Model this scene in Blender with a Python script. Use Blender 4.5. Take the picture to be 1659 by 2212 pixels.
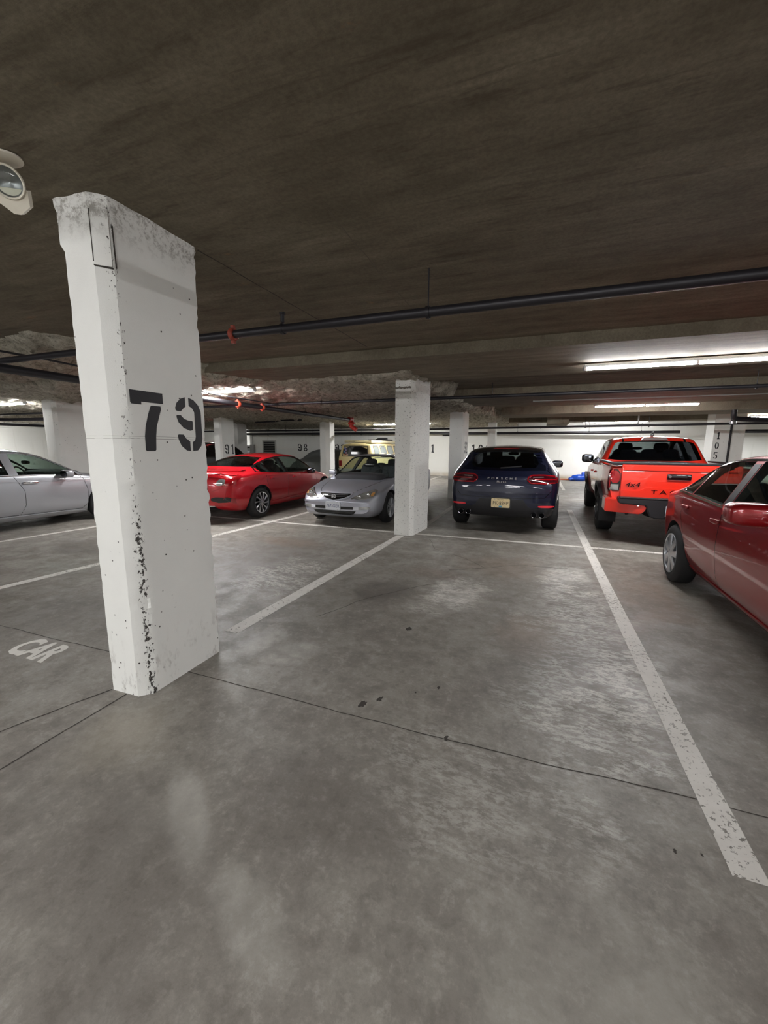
import bpy, bmesh, math, random
from mathutils import Vector, Matrix, noise
from mathutils.bvhtree import BVHTree
from mathutils.geometry import delaunay_2d_cdt
random.seed(7)
PI = math.pi
for o in list(bpy.data.objects): bpy.data.objects.remove(o)
S = bpy.context.scene
COL = S.collection

# ------------------------------------------------------------------ camera
EYE = 1.5
F_PX, PITCH, ROLL, YAW = 871.6, .16186, .00516, .36274
cam_d = bpy.data.cameras.new('camera'); cam = bpy.data.objects.new('camera', cam_d); COL.objects.link(cam)
fw = Vector((-math.sin(YAW)*math.cos(PITCH), math.cos(YAW)*math.cos(PITCH), -math.sin(PITCH)))
rt = Vector((math.cos(YAW), math.sin(YAW), 0)); up = rt.cross(fw)
c_, s_ = math.cos(ROLL), math.sin(ROLL)
r2 = c_*rt + s_*up; u2 = -s_*rt + c_*up
M = Matrix((r2, u2, -fw)).transposed().to_4x4(); M.translation = (0, 0, EYE)
cam.matrix_world = M
cam_d.sensor_fit = 'VERTICAL'; cam_d.sensor_height = 36; cam_d.lens = 36*F_PX/2212
cam_d.clip_start = .05; cam_d.clip_end = 200
S.camera = cam
# ------------------------------------------------------------------ exposure, world
S.view_settings.view_transform = 'Standard'; S.view_settings.look = 'None'
S.view_settings.exposure = 1.9; S.view_settings.gamma = 1; S.view_settings.use_curve_mapping = False
W = bpy.data.worlds.new('world'); S.world = W; W.use_nodes = True
W.node_tree.nodes['Background'].inputs[0].default_value = (.9, .95, 1, 1)
W.node_tree.nodes['Background'].inputs[1].default_value = 0.0
LIGHT = 40.0          # strength of the fluorescent lenses
CEIL = 2.73

# ------------------------------------------------------------------ node helpers
def lin(r, g, b):
    f = lambda c: (c/255/12.92) if c/255 <= .04045 else ((c/255+.055)/1.055)**2.4
    return (f(r), f(g), f(b), 1)
class NT:
    def __init__(s, name):
        s.m = bpy.data.materials.new(name); s.m.use_nodes = True; s.t = s.m.node_tree
        s.b = s.t.nodes['Principled BSDF']; s.out = s.t.nodes['Material Output']
    def n(s, typ, **k):
        q = s.t.nodes.new(typ)
        for a, v in k.items():
            if a.startswith('i_'):
                key = a[2:]; key = int(key) if key.isdigit() else key.replace('_', ' ')
                if hasattr(v, 'is_output') or isinstance(v, bpy.types.NodeSocket): s.t.links.new(v, q.inputs[key])
                else: q.inputs[key].default_value = v
            else: setattr(q, a, v)
        return q
    def L(s, a, b): s.t.links.new(a, b)
    def pos(s):
        return s.n('ShaderNodeNewGeometry').outputs['Position']
    def obj(s):
        return s.n('ShaderNodeTexCoord').outputs['Object']
    def mp(s, v, scale=(1, 1, 1), loc=(0, 0, 0), rot=(0, 0, 0)):
        q = s.n('ShaderNodeMapping'); s.L(v, q.inputs[0]); q.inputs['Scale'].default_value = scale
        q.inputs['Location'].default_value = loc; q.inputs['Rotation'].default_value = rot; return q.outputs[0]
    def noise(s, v, sc, det=4, rough=.55, dist=0):
        q = s.n('ShaderNodeTexNoise'); s.L(v, q.inputs['Vector']); q.inputs['Scale'].default_value = sc
        q.inputs['Detail'].default_value = det; q.inputs['Roughness'].default_value = rough; q.inputs['Distortion'].default_value = dist
        return q.outputs[0]
    def ramp(s, f, *stops):
        q = s.n('ShaderNodeValToRGB'); s.L(f, q.inputs[0]); e = q.color_ramp.elements
        while len(e) < len(stops): e.new(.5)
        for x, (p, c) in zip(e, stops): x.position = p; x.color = c if len(c) == 4 else (*c, 1)
        return q.outputs[0]
    def step(s, f, a, b, lo=0., hi=1.):
        q = s.n('ShaderNodeMapRange', clamp=True, interpolation_type='SMOOTHSTEP'); s.L(f, q.inputs[0])
        for i, v in zip((1, 2, 3, 4), (a, b, lo, hi)): q.inputs[i].default_value = v
        return q.outputs[0]
    def mat(s, op, a, b=None):
        q = s.n('ShaderNodeMath', operation=op)
        for i, v in enumerate((a, b)):
            if v is None: continue
            if isinstance(v, (int, float)): q.inputs[i].default_value = v
            else: s.L(v, q.inputs[i])
        return q.outputs[0]
    def mix(s, f, a, b, mode='MIX'):
        q = s.n('ShaderNodeMix', data_type='RGBA', blend_type=mode)
        for i, v in ((0, f), (6, a), (7, b)):
            if isinstance(v, (int, float)): q.inputs[i].default_value = v
            elif isinstance(v, tuple): q.inputs[i].default_value = v if len(v) == 4 else (*v, 1)
            else: s.L(v, q.inputs[i])
        return q.outputs[2]
    def bump(s, h, strength=.3, dist=.01, normal=None):
        q = s.n('ShaderNodeBump'); s.L(h, q.inputs['Height']); q.inputs['Strength'].default_value = strength
        q.inputs['Distance'].default_value = dist
        if normal: s.L(normal, q.inputs['Normal'])
        s.L(q.outputs[0], s.b.inputs['Normal']); return q.outputs[0]
    def set(s, **k):
        for a, v in k.items():
            i = s.b.inputs[a.replace('_', ' ')]
            if isinstance(v, bpy.types.NodeSocket): s.L(v, i)
            else: i.default_value = v
        return s

def simple(name, col, rough=.5, metal=0, coat=0, bump=None, spec=.5):
    t = NT(name)
    v = t.obj(); f = t.noise(v, 30, 3)
    a = tuple(c*.92 for c in col[:3])+(1,); b = tuple(min(1, c*1.06) for c in col[:3])+(1,)
    t.set(Base_Color=t.mix(f, a, b), Roughness=rough, Metallic=metal, Coat_Weight=coat, Coat_Roughness=.03, Specular_IOR_Level=spec)
    if bump: t.bump(t.noise(v, bump[0], 3), bump[1], .004)
    return t.m
def paint(name, col, metal=.35, rough=.38):
    t = NT(name); v = t.obj(); f = t.noise(v, 900, 1)
    a = tuple(c*.8 for c in col[:3])+(1,); b = tuple(min(1, c*1.15) for c in col[:3])+(1,)
    t.set(Base_Color=t.mix(f, a, b), Roughness=rough, Metallic=metal, Coat_Weight=1., Coat_Roughness=.025, Coat_IOR=1.5)
    return t.m
def glassm(name, tint, rough=.0, ior=1.5):
    t = NT(name)
    tr = t.n('ShaderNodeBsdfTransparent'); tr.inputs[0].default_value = tint
    gl = t.n('ShaderNodeBsdfGlossy'); gl.inputs['Roughness'].default_value = .015; gl.inputs[0].default_value = (1, 1, 1, 1)
    fr = t.n('ShaderNodeFresnel'); fr.inputs[0].default_value = ior
    geo = t.n('ShaderNodeNewGeometry'); k = t.mat('MULTIPLY', fr.outputs[0], t.mat('SUBTRACT', 1, geo.outputs['Backfacing']))
    mx = t.n('ShaderNodeMixShader'); t.L(k, mx.inputs[0]); t.L(tr.outputs[0], mx.inputs[1]); t.L(gl.outputs[0], mx.inputs[2])
    t.L(mx.outputs[0], t.out.inputs[0]); return t.m
def emis(name, col, st):
    t = NT(name); t.set(Base_Color=col, Emission_Color=col, Emission_Strength=st, Roughness=.4); return t.m

# ---- floor
def floor_mat():
    t = NT('floor_concrete'); p = t.pos()
    big = t.noise(p, .55, 6, .62, .4); mid = t.noise(p, 3.2, 8, .66, .3); fine = t.noise(p, 60, 6, .75); fine2 = t.noise(p, 22, 5, .7)
    col = t.ramp(big, (.30, lin(112, 107, 99)), (.5, lin(128, 123, 115)), (.70, lin(144, 139, 131)))
    mid2 = t.noise(p, 8.5, 9, .78, .2)
    col = t.mix(t.step(mid, .3, .72), t.mix(.28, col, lin(98, 92, 84), 'MIX'), t.mix(.15, col, lin(176, 172, 164)))
    col = t.mix(t.step(mid2, .38, .5, .42, 0), col, lin(92, 87, 80)); col = t.mix(t.step(mid2, .52, .64, 0, .34), col, lin(176, 172, 164))
    col = t.mix(t.step(mid, .5, .56, 0, .12), col, lin(164, 160, 151))
    col = t.mix(t.mat('MULTIPLY', t.step(fine, .35, .7), .30), col, lin(100, 95, 88))
    col = t.mix(t.mat('MULTIPLY', t.step(fine2, .5, .75), .25), col, lin(186, 182, 172))
    # wear patches, plus darker areas under the suv and pickup: (x, y, rx, ry, rot, colour, strength, streaky)
    wob = t.noise(p, 2.4, 5, .6)
    n1 = t.noise(t.mp(p, (3.2, 8.0, 1), rot=(0, 0, .35)), 1.2, 7, .75, .4)
    n2 = t.noise(t.mp(p, (16, 34, 1), rot=(0, 0, .45)), 1.1, 7, .78, .3)
    streak = t.mat('MULTIPLY', t.step(n2, .42, .56), t.step(n1, .40, .56))
    def patch(x, y, rx, ry, rot, c, stg, kind):
        nonlocal col
        q = t.n('ShaderNodeVectorMath', operation='SUBTRACT'); t.L(p, q.inputs[0]); q.inputs[1].default_value = (x, y, 0)
        m = t.mp(q.outputs[0], (1, 1, 0), rot=(0, 0, rot))
        m2 = t.n('ShaderNodeVectorMath', operation='MULTIPLY'); t.L(m, m2.inputs[0]); m2.inputs[1].default_value = (1/rx, 1/ry, 0)
        l = t.n('ShaderNodeVectorMath', operation='LENGTH'); t.L(m2.outputs[0], l.inputs[0])
        d = t.mat('ADD', l.outputs['Value'], t.mat('MULTIPLY', t.mat('SUBTRACT', wob, .5), 1.6))
        k = t.step(d, .35, 1.0, 1, 0)
        if kind == 's': k = t.mat('MULTIPLY', k, streak)
        elif kind == 'm': k = t.mat('MULTIPLY', k, t.step(mid, .3, .6, .35, 1))
        col = t.mix(t.mat('MULTIPLY', k, stg), col, c)
    dust = lin(205, 202, 194); dark = lin(74, 68, 62); rust = lin(128, 104, 84)
    for a in [(.42, 3.4, .58, 2.1, .0, dust, .62, 's'), (.36, 2.7, .55, .9, .1, dust, .72, 's'), (.35, 4.9, .36, .8, 0, dust, .75, 's'), (.42, 5.0, .30, .5, 0, dust, .35, 'm'), (-.72, 4.0, .32, .5, .3, dust, .40, 'm'), (-.72, 4.0, .42, .75, .3, dust, .8, 's'), (-1.75, 2.35, .4, .35, .2, dust, .28, 'm'), (-1.25, 1.05, .10, .40, -.9, dust, .35, 'm'), (-.8, .85, .3, .12, .4, dust, .25, 'm'), (-2.75, 3.9, .6, .9, 0, dust, .9, 's'),
              (-.2, 1.6, .7, .5, 0, dust, .3, 's'), (-1.45, 2.55, .5, .45, .2, dark, .0, 'm'), (-1.45, 3.75, .42, .55, .4, dark, .62, 'm'), (-1.1, 4.6, .5, .3, .2, lin(104, 82, 70), .4, 'm'), (-.35, 5.2, .7, .7, 0, rust, .3, 'm'),
              (1.15, 4.6, .4, .9, 0, rust, .4, 'm'), (.05, 3.25, .35, .6, .2, rust, .38, 'm'), (.12, 2.9, .4, .8, .5, dark, .42, 'm'), (-.75, 1.3, .5, .35, .2, dark, .35, 'm'), (-1.2, .75, .7, .4, .5, dark, .42, 'm'), (-3.6, 5.3, .9, .35, .2, rust, .5, 'm'),
              (-6.2, 3.9, .9, .5, .3, dark, .55, 'm'), (.3, 1.0, .5, .4, 0, lin(150, 146, 138), .5, 'm'), (-3.4, 3.2, .8, .8, .2, dark, .45, 'm'), (-3.9, 2.2, .8, .6, 0, dark, .35, 'm'), (-2.0, .9, .6, .5, 0, dark, .28, 'm'), (-.6, 8.0, 1.2, 1.6, 0, dark, .55, 'm'), (1.9, 8.2, 1.0, 2.2, 0, dark, .5, 'm'), (-1.9, 1.3, .35, .35, 0, lin(170, 162, 146), .35, 'm')]:
        patch(*a)
    # far part of the floor is paler and cleaner
    t.set(Base_Color=col, Roughness=t.step(mid, .3, .7, .62, .42), Specular_IOR_Level=.45)
    h = t.mat('ADD', t.mat('MULTIPLY', fine, .5), t.mat('MULTIPLY', n1, .6))
    t.bump(h, .25, .006)
    return t.m
def ceil_mat():
    t = NT('ceiling_concrete'); p = t.pos()
    st = t.noise(t.mp(p, (.8, 5.5, 1), rot=(0, 0, .06)), 1.1, 7, .62, .5); big = t.noise(p, .7, 5, .6); fine = t.noise(p, 45, 5, .75); m2 = t.noise(p, 5, 6, .65)
    col = t.ramp(st, (.28, lin(94, 87, 73)), (.5, lin(122, 114, 98)), (.72, lin(152, 144, 126)))
    col = t.mix(t.step(big, .35, .65, 0, .5), col, lin(104, 97, 82))
    col = t.mix(t.step(m2, .35, .7, 0, .4), col, lin(140, 132, 114))
    col = t.mix(t.step(fine, .3, .7, .38, 0), col, lin(68, 60, 50))
    st2 = t.noise(t.mp(p, (2.2, 16, 1), rot=(0, 0, .04)), 1.0, 6, .7, .3); col = t.mix(t.step(st2, .30, .48, .5, 0), col, lin(78, 68, 56))
    k = t.noise(t.mp(p, (1, 2.4, 1)), 2.6, 5, .7, .6); col = t.mix(t.step(k, .66, .74, 0, .45), col, lin(150, 118, 86))
    t.set(Base_Color=col, Roughness=.85, Specular_IOR_Level=.25)
    t.bump(t.mat('ADD', t.mat('MULTIPLY', fine, .4), st), .35, .01)
    return t.m
def foam_mat():
    t = NT('sprayed_insulation'); p = t.pos()
    a = t.noise(p, 9, 7, .72, .5); b = t.noise(p, 28, 5, .75)
    col = t.ramp(a, (.32, lin(104, 97, 82)), (.48, lin(190, 183, 164)), (.66, lin(226, 221, 206)))
    col = t.mix(t.step(b, .30, .46, .85, 0), col, lin(66, 58, 50))
    t.set(Base_Color=col, Roughness=.8); t.bump(t.mat('ADD', a, t.mat('MULTIPLY', b, .5)), 1., .07); return t.m
def pillar_mat(name, chips=.62, edge=None):
    t = NT(name); p = t.pos(); v = t.noise(p, 45 if name == 'pillar_paint' else 26, 3, .6); w = t.noise(p, 2.2, 4, .6); fine = t.noise(p, 220, 2)
    vor = t.n('ShaderNodeTexVoronoi'); t.L(p, vor.inputs['Vector']); vor.inputs['Scale'].default_value = 16
    col = t.mix(w, lin(238, 238, 233), lin(220, 220, 215))
    sp = t.mat('MULTIPLY', t.step(v, chips, chips+.03), 1.)
    dot = t.mat('MULTIPLY', t.step(vor.outputs['Distance'], .07, .10, 1, 0), t.step(t.noise(p, 3, 2), .45, .6))
    sp = t.mat('MAXIMUM', sp, dot)
    if edge:   # rough broken arris and scuffed foot
        q = t.n('ShaderNodeVectorMath', operation='SUBTRACT'); t.L(p, q.inputs[0]); q.inputs[1].default_value = (*edge, 0)
        m = t.n('ShaderNodeVectorMath', operation='MULTIPLY'); t.L(q.outputs[0], m.inputs[0]); m.inputs[1].default_value = (1, 1, 0)
        l = t.n('ShaderNodeVectorMath', operation='LENGTH'); t.L(m.outputs[0], l.inputs[0])
        near = t.step(l.outputs['Value'], .0, .05, 1, 0)
        z = t.n('ShaderNodeSeparateXYZ'); t.L(p, z.inputs[0])
        low = t.step(z.outputs[2], .9, 1.35, 1, .35)
        rough = t.noise(t.mp(p, (1, 1, .6)), 60, 4, .7)
        e = t.mat('MULTIPLY', t.step(t.mat('ADD', rough, t.mat('MULTIPLY', t.mat('MULTIPLY', near, low), .20)), .66, .71), t.step(near, .05, .3))
        sp = t.mat('MAXIMUM', sp, e)
        foot = t.mat('MULTIPLY', t.step(z.outputs[2], .05, .45, 1, 0), t.step(t.noise(t.mp(p, (1, 1, .5)), 14, 5, .7), .52, .68, 0, .55))
        col = t.mix(foot, col, lin(150, 146, 138))
        topg = t.mat('MULTIPLY', t.step(z.outputs[2], 2.5, 2.68), t.step(t.noise(p, 22, 6, .8), .45, .62, .1, .8))
        col = t.mix(topg, col, lin(128, 122, 112))
        j1 = t.mat('COMPARE', z.outputs[2], 1.535); j1.node.inputs[2].default_value = .0015
        j2 = t.mat('COMPARE', z.outputs[2], 1.548); j2.node.inputs[2].default_value = .0012
        col = t.mix(t.mat('MULTIPLY', t.mat('ADD', j1, j2), t.step(t.noise(p, 12, 3), .4, .5, .15, .75)), col, lin(120, 116, 110))
    col = t.mix(sp, col, lin(58, 54, 50))
    t.set(Base_Color=col, Roughness=.7)
    t.bump(t.mat('ADD', t.mat('MULTIPLY', fine, .3), t.mat('SUBTRACT', 1, sp)), .35, .006)
    return t.m
def wall_mat():
    t = NT('painted_wall'); p = t.pos(); a = t.noise(p, .8, 5, .6); z = t.n('ShaderNodeSeparateXYZ'); t.L(p, z.inputs[0])
    col = t.mix(a, lin(240, 240, 234), lin(226, 226, 219))
    streak = t.noise(t.mp(p, (3, 3, .25)), 2, 4, .6)
    col = t.mix(t.step(streak, .6, .75, 0, .25), col, lin(176, 174, 160))
    col = t.mix(t.mat('MULTIPLY', t.step(z.outputs[2], .02, .3, 1, 0), t.step(a, .3, .6, .3, .9)), col, lin(170, 150, 116))
    t.set(Base_Color=col, Roughness=.75); t.bump(t.noise(p, 40, 3), .2, .004); return t.m
def line_mat(name, wear):
    t = NT(name); p = t.pos(); a = t.noise(p, 34, 5, .7); b = t.noise(p, 1.3, 3)
    k = t.step(t.mat('ADD', a, t.mat('MULTIPLY', b, .35)), wear, wear+.06)
    col = t.mix(t.noise(p, 8, 4), lin(222, 219, 212), lin(196, 192, 184))
    t.set(Base_Color=col, Roughness=.65)
    tr = t.n('ShaderNodeBsdfTransparent'); mx = t.n('ShaderNodeMixShader'); t.L(k, mx.inputs[0]); t.L(t.b.outputs[0], mx.inputs[1]); t.L(tr.outputs[0], mx.inputs[2])
    t.L(mx.outputs[0], t.out.inputs[0]); return t.m

FLOOR = floor_mat(); CEILM = ceil_mat(); FOAM = foam_mat(); WALL = wall_mat()
PILA = pillar_mat('pillar_paint_near', .76, (-2.11, 1.61)); PILB = pillar_mat('pillar_paint', .635); PILC = pillar_mat('pillar_paint_far', .80)
LINE = line_mat('line_paint', .745); LINEW = line_mat('worn_line_paint', .64)
BLACKP = simple('stencil_black', lin(20, 20, 25), .6)
CRACK = simple('crack_dark', lin(58, 53, 48), .9)
RUBBER = simple('tyre_rubber', lin(30, 30, 31), .75, bump=(80, .3)); PLAST = simple('black_plastic', lin(30, 30, 33), .5, bump=(200, .1)); GLOSSB = simple('gloss_black', lin(14, 14, 16), .12, 0, .6)
CHROME = simple('chrome', lin(225, 225, 228), .12, 1); STEEL = simple('steel', lin(150, 150, 152), .35, 1); RIMM = simple('alloy_silver', lin(178, 180, 184), .32, .75, .3)
DARKIN = simple('interior_dark', lin(40, 40, 43), .8); SEAT = simple('seat_fabric', lin(46, 47, 52), .85, bump=(120, .2)); WELL = simple('wheel_well', lin(16, 16, 17), .9)
PIPEM = simple('pipe_dark_paint', lin(38, 36, 40), .42, .3); PIPEG = simple('pipe_grey', lin(150, 150, 146), .5); ORANGE = simple('orange_fitting', lin(170, 60, 36), .6); REDV = simple('red_valve', lin(190, 44, 30), .45)
HOUSE = simple('fixture_white', lin(225, 226, 228), .5); LENS = emis('fluorescent_lens', (.985, .985, 1, 1), LIGHT)
GLASS = glassm('clear_auto_glass', (.90, .94, .92, 1)); GLASSD = glassm('tinted_auto_glass', (.48, .50, .52, 1), ior=1.5); GLASSM = glassm('green_tint_glass', (.74, .80, .77, 1))
LAMPR = simple('red_lamp', lin(150, 12, 22), .12, .1, 1); LAMPRB = simple('bright_red_reflector', lin(230, 50, 60), .25, 0, .6); LAMPC = simple('clear_lamp', lin(190, 192, 190), .1, .75, 1); AMBER = simple('amber_lamp', lin(196, 140, 80), .2, .2, 1)
MIRG = simple('mirror_glass', lin(90, 92, 98), .06, 1); PLATEW = simple('plate_white', lin(215, 217, 222), .45); PLATEO = simple('plate_cream', lin(216, 196, 150), .45); INKB = simple('plate_ink_blue', lin(84, 92, 130), .5); INKD = simple('plate_ink_dark', lin(64, 52, 48), .5); WHITEP = simple('off_white_plastic', lin(206, 200, 184), .5)

# ------------------------------------------------------------------ mesh helpers
def link(o, parent=None):
    COL.objects.link(o)
    if parent is not None: o.parent = parent
    return o
def mesh_obj(name, bm, m, parent=None, smooth=35):
    me = bpy.data.meshes.new(name); bm.normal_update()
    if smooth:
        for f in bm.faces: f.smooth = True
        a = math.radians(smooth)
        for e in bm.edges:
            if len(e.link_faces) == 2 and e.calc_face_angle(0) > a: e.smooth = False
    bm.to_mesh(me); bm.free()
    for q in (m if isinstance(m, (list, tuple)) else [m]): me.materials.append(q)
    return link(bpy.data.objects.new(name, me), parent)
def thing(name, label, cat, loc=(0, 0, 0), rotz=0, group=None):
    o = bpy.data.objects.new(name, None); o.empty_display_size = .2; COL.objects.link(o)
    o.location = loc; o.rotation_euler = (0, 0, rotz); o['label'] = label; o['category'] = cat
    if group: o['group'] = group
    return o
def tag(o, label, cat, group=None, kind=None):
    if label: o['label'] = label
    if cat: o['category'] = cat
    if group: o['group'] = group
    if kind: o['kind'] = kind
    return o
def struct(o): o['kind'] = 'structure'; return o
def add_box(bm, c, s, rot=None, bev=0):
    r = bmesh.ops.create_cube(bm, size=1); vs = r['verts']
    bmesh.ops.scale(bm, vec=s, verts=vs)
    if bev:
        es = list({e for v in vs for e in v.link_edges}); q = bmesh.ops.bevel(bm, geom=es, offset=bev, segments=2, affect='EDGES', profile=.6)
        vs = list({v for f in q['faces'] for v in f.verts} | {v for v in vs if v.is_valid})
    if rot is not None: bmesh.ops.rotate(bm, matrix=rot, verts=vs)
    bmesh.ops.translate(bm, vec=c, verts=vs); return vs
def add_cyl(bm, a, b, r, n=16, r2=None, caps=True):
    a = Vector(a); b = Vector(b); d = b-a
    q = bmesh.ops.create_cone(bm, cap_ends=caps, segments=n, radius1=r, radius2=r if r2 is None else r2, depth=d.length)
    R = d.to_track_quat('Z', 'Y').to_matrix().to_4x4(); bmesh.ops.transform(bm, matrix=Matrix.Translation((a+b)/2) @ R, verts=q['verts'])
    return q['verts']
def add_tube(bm, pts, r, n=12):
    pts = [Vector(p) for p in pts]; rings = []; prev = None
    for i, p in enumerate(pts):
        d = (pts[min(i+1, len(pts)-1)]-pts[max(i-1, 0)]).normalized()
        x = prev if prev is not None else (Vector((0, 0, 1)) if abs(d.z) < .9 else Vector((1, 0, 0))).cross(d).normalized()
        x = (x - d*x.dot(d)).normalized(); prev = x; y = d.cross(x)
        rings.append([bm.verts.new(p + r*(math.cos(2*PI*k/n)*x + math.sin(2*PI*k/n)*y)) for k in range(n)])
    for A, B in zip(rings, rings[1:]):
        for k in range(n): bm.faces.new((A[k], A[(k+1) % n], B[(k+1) % n], B[k]))
    bm.faces.new(rings[0][::-1]); bm.faces.new(rings[-1])
def add_lathe(bm, prof, axis='X', n=48, c=(0, 0, 0)):
    """prof: (a, r) along the axis"""
    rings = []
    for a, r in prof:
        ring = []
        for k in range(n):
            u, v = r*math.cos(2*PI*k/n), r*math.sin(2*PI*k/n)
            p = {'X': (a, u, v), 'Y': (u, a, v), 'Z': (u, v, a)}[axis]
            ring.append(bm.verts.new(Vector(p)+Vector(c)))
        rings.append(ring)
    for A, B in zip(rings, rings[1:]):
        for k in range(n): bm.faces.new((A[k], A[(k+1) % n], B[(k+1) % n], B[k]))
    return rings
def add_prism(bm, poly, M3, d0, d1):
    """poly 2D in local xy, extruded along local z from d0 to d1, M3 a 4x4"""
    A = [bm.verts.new(M3 @ Vector((x, y, d0))) for x, y in poly]; B = [bm.verts.new(M3 @ Vector((x, y, d1))) for x, y in poly]
    n = len(poly)
    bm.faces.new(A[::-1]); bm.faces.new(B)
    for i in range(n): bm.faces.new((A[i], A[(i+1) % n], B[(i+1) % n], B[i]))
def frame(o, x, y):
    x = Vector(x).normalized(); y = Vector(y).normalized(); z = x.cross(y)
    m = Matrix((x, y, z)).transposed().to_4x4(); m.translation = o; return m
def blob(bm, c, r, e=.6, n=20, m=12, rot=None):
    """superellipsoid"""
    f = lambda v: math.copysign(abs(v)**e, v); vs = []
    rows = []
    for j in range(m+1):
        ph = -PI/2 + PI*j/m; row = []
        for i in range(n):
            th = 2*PI*i/n
            row.append(bm.verts.new((r[0]*f(math.cos(ph))*f(math.cos(th)), r[1]*f(math.cos(ph))*f(math.sin(th)), r[2]*f(math.sin(ph)))))
        rows.append(row); vs += row
    for a, b in zip(rows, rows[1:]):
        for i in range(n): bm.faces.new((a[i], a[(i+1) % n], b[(i+1) % n], b[i]))
    bmesh.ops.remove_doubles(bm, verts=rows[0]+rows[-1], dist=1e-5)
    vs = [v for v in vs if v.is_valid]
    if rot is not None: bmesh.ops.rotate(bm, matrix=rot, verts=vs)
    bmesh.ops.translate(bm, vec=c, verts=vs); return vs
def box_obj(name, c, s, m, parent=None, bev=0, rot=None):
    bm = bmesh.new(); add_box(bm, c, s, rot, bev); return mesh_obj(name, bm, m, parent)
def blob_obj(name, c, r, m, parent=None, e=.6, rot=None):
    bm = bmesh.new(); blob(bm, c, r, e, rot=rot); return mesh_obj(name, bm, m, parent, 60)
def cyl_obj(name, a, b, r, m, parent=None, n=20, r2=None):
    bm = bmesh.new(); add_cyl(bm, a, b, r, n, r2); return mesh_obj(name, bm, m, parent)
def text_obj(name, txt, size, m, parent, mat4, extr=.002, sx=1, space=1, align='CENTER', bold=0):
    cu = bpy.data.curves.new('t', 'FONT'); cu.body = txt; cu.size = size; cu.extrude = extr; cu.align_x = align; cu.align_y = 'CENTER'; cu.space_character = space; cu.offset = bold; cu.resolution_u = 3
    o = bpy.data.objects.new('t', cu); COL.objects.link(o); bpy.context.view_layer.update()
    me = bpy.data.meshes.new_from_object(o.evaluated_get(bpy.context.evaluated_depsgraph_get()))
    bpy.data.objects.remove(o)
    me.materials.clear(); me.materials.append(m); me.transform(Matrix.Diagonal((sx, 1, 1, 1))); me.transform(mat4); me.name = name
    return link(bpy.data.objects.new(name, me), parent)

# ------------------------------------------------------------------ stencil digits (unit box 0..1 wide .62)
def arc(cx, cy, rx, ry, a0, a1, n=10): return [(cx+rx*math.cos(math.radians(a0+(a1-a0)*i/n)), cy+ry*math.sin(math.radians(a0+(a1-a0)*i/n))) for i in range(n+1)]
def seg(cx, cy, RX, RY, th, a0, a1, thy=None):
    thy = th if thy is None else thy
    return arc(cx, cy, RX, RY, a0, a1)+arc(cx, cy, RX-th, RY-thy, a1, a0)
def digit(d):
    t = .17
    if d == '1': return [[(.24, 0), (.24, .12), (.36, .12), (.36, .80), (.22, .72), (.22, .86), (.40, 1), (.53, 1), (.53, .12), (.64, .12), (.64, 0)]]
    if d == '0': return [seg(.36, .5, .30, .5, t, 97, 263), seg(.36, .5, .30, .5, t, -83, 83)]
    if d == '7': return [[(0, 1), (.64, 1), (.64, .82), (.20, .82), (.20, .775), (.02, .775), (0, .80)],
                         [(.40, .775), (.58, .775), (.585, .72), (.53, .58), (.47, .42), (.44, .25), (.42, .02), (.40, 0), (.23, 0), (.215, .02), (.22, .25), (.25, .42), (.31, .6), (.38, .76)]]
    if d == '9':
        right = [(.34, 1), (.46, .97), (.58, .88), (.64, .76), (.64, .24), (.60, .10), (.50, .01), (.38, 0), (.38, .17), (.45, .21), (.47, .28), (.47, .74), (.42, .81), (.34, .85)]
        tl = [(.25, 1), (.14, .965), (.04, .88), (0, .79), (.01, .745), (.05, .735), (.13, .735), (.19, .79), (.25, .83)]
        ml = [(.02, .66), (.12, .665), (.20, .60), (.30, .575), (.40, .57), (.41, .55), (.40, .40), (.33, .385), (.18, .43), (.06, .53), (.02, .62)]
        bl = [(.02, .29), (.04, .31), (.16, .31), (.21, .24), (.31, .185), (.31, 0), (.22, .01), (.09, .10), (.03, .22)]
        return [right, tl, ml, bl]
    if d == '8': return [seg(.36, .74, .27, .26, .14, 97, 263), seg(.36, .74, .27, .26, .14, -83, 83), seg(.36, .25, .30, .25, .14, 97, 263), seg(.36, .25, .30, .25, .14, -83, 83)]
    if d == '2': return [seg(.34, .70, .30, .30, t, 175, 97), arc(.34, .70, .30, .30, 83, -30, 8)+[(.30, .20), (.08, .20), (.30, .40)]+arc(.34, .70, .13, .13, -30, 83, 5), [(.04, 0), (.66, 0), (.66, .16), (.04, .16)]]
    if d == '5': return [[(.06, 1), (.60, 1), (.60, .85), (.22, .85), (.22, .66), (.06, .56)], [(.30, .64)]+arc(.32, .32, .32, .32, 88, -80, 10)+[(.36, .16)]+arc(.32, .32, .15, .16, -75, 85, 8), seg(.32, .3, .30, .30, .15, 200, 262)]
    return []
def number(name, txt, w, h, M, parent, m=BLACKP, gap=.25, vertical=False, th=.0012):
    """M maps x right, y up, z out of the wall; origin at lower left"""
    bm = bmesh.new(); x = y = 0
    for ch in txt:
        for poly in digit(ch): add_prism(bm, [((px/.66)*w+x, py*h+y) for px, py in poly], M, -.0005, th)
        if vertical: y -= h*1.45
        else: x += w*(1+gap)
    bmesh.ops.recalc_face_normals(bm, faces=bm.faces)
    return mesh_obj(name, bm, m, parent, 0)

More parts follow.
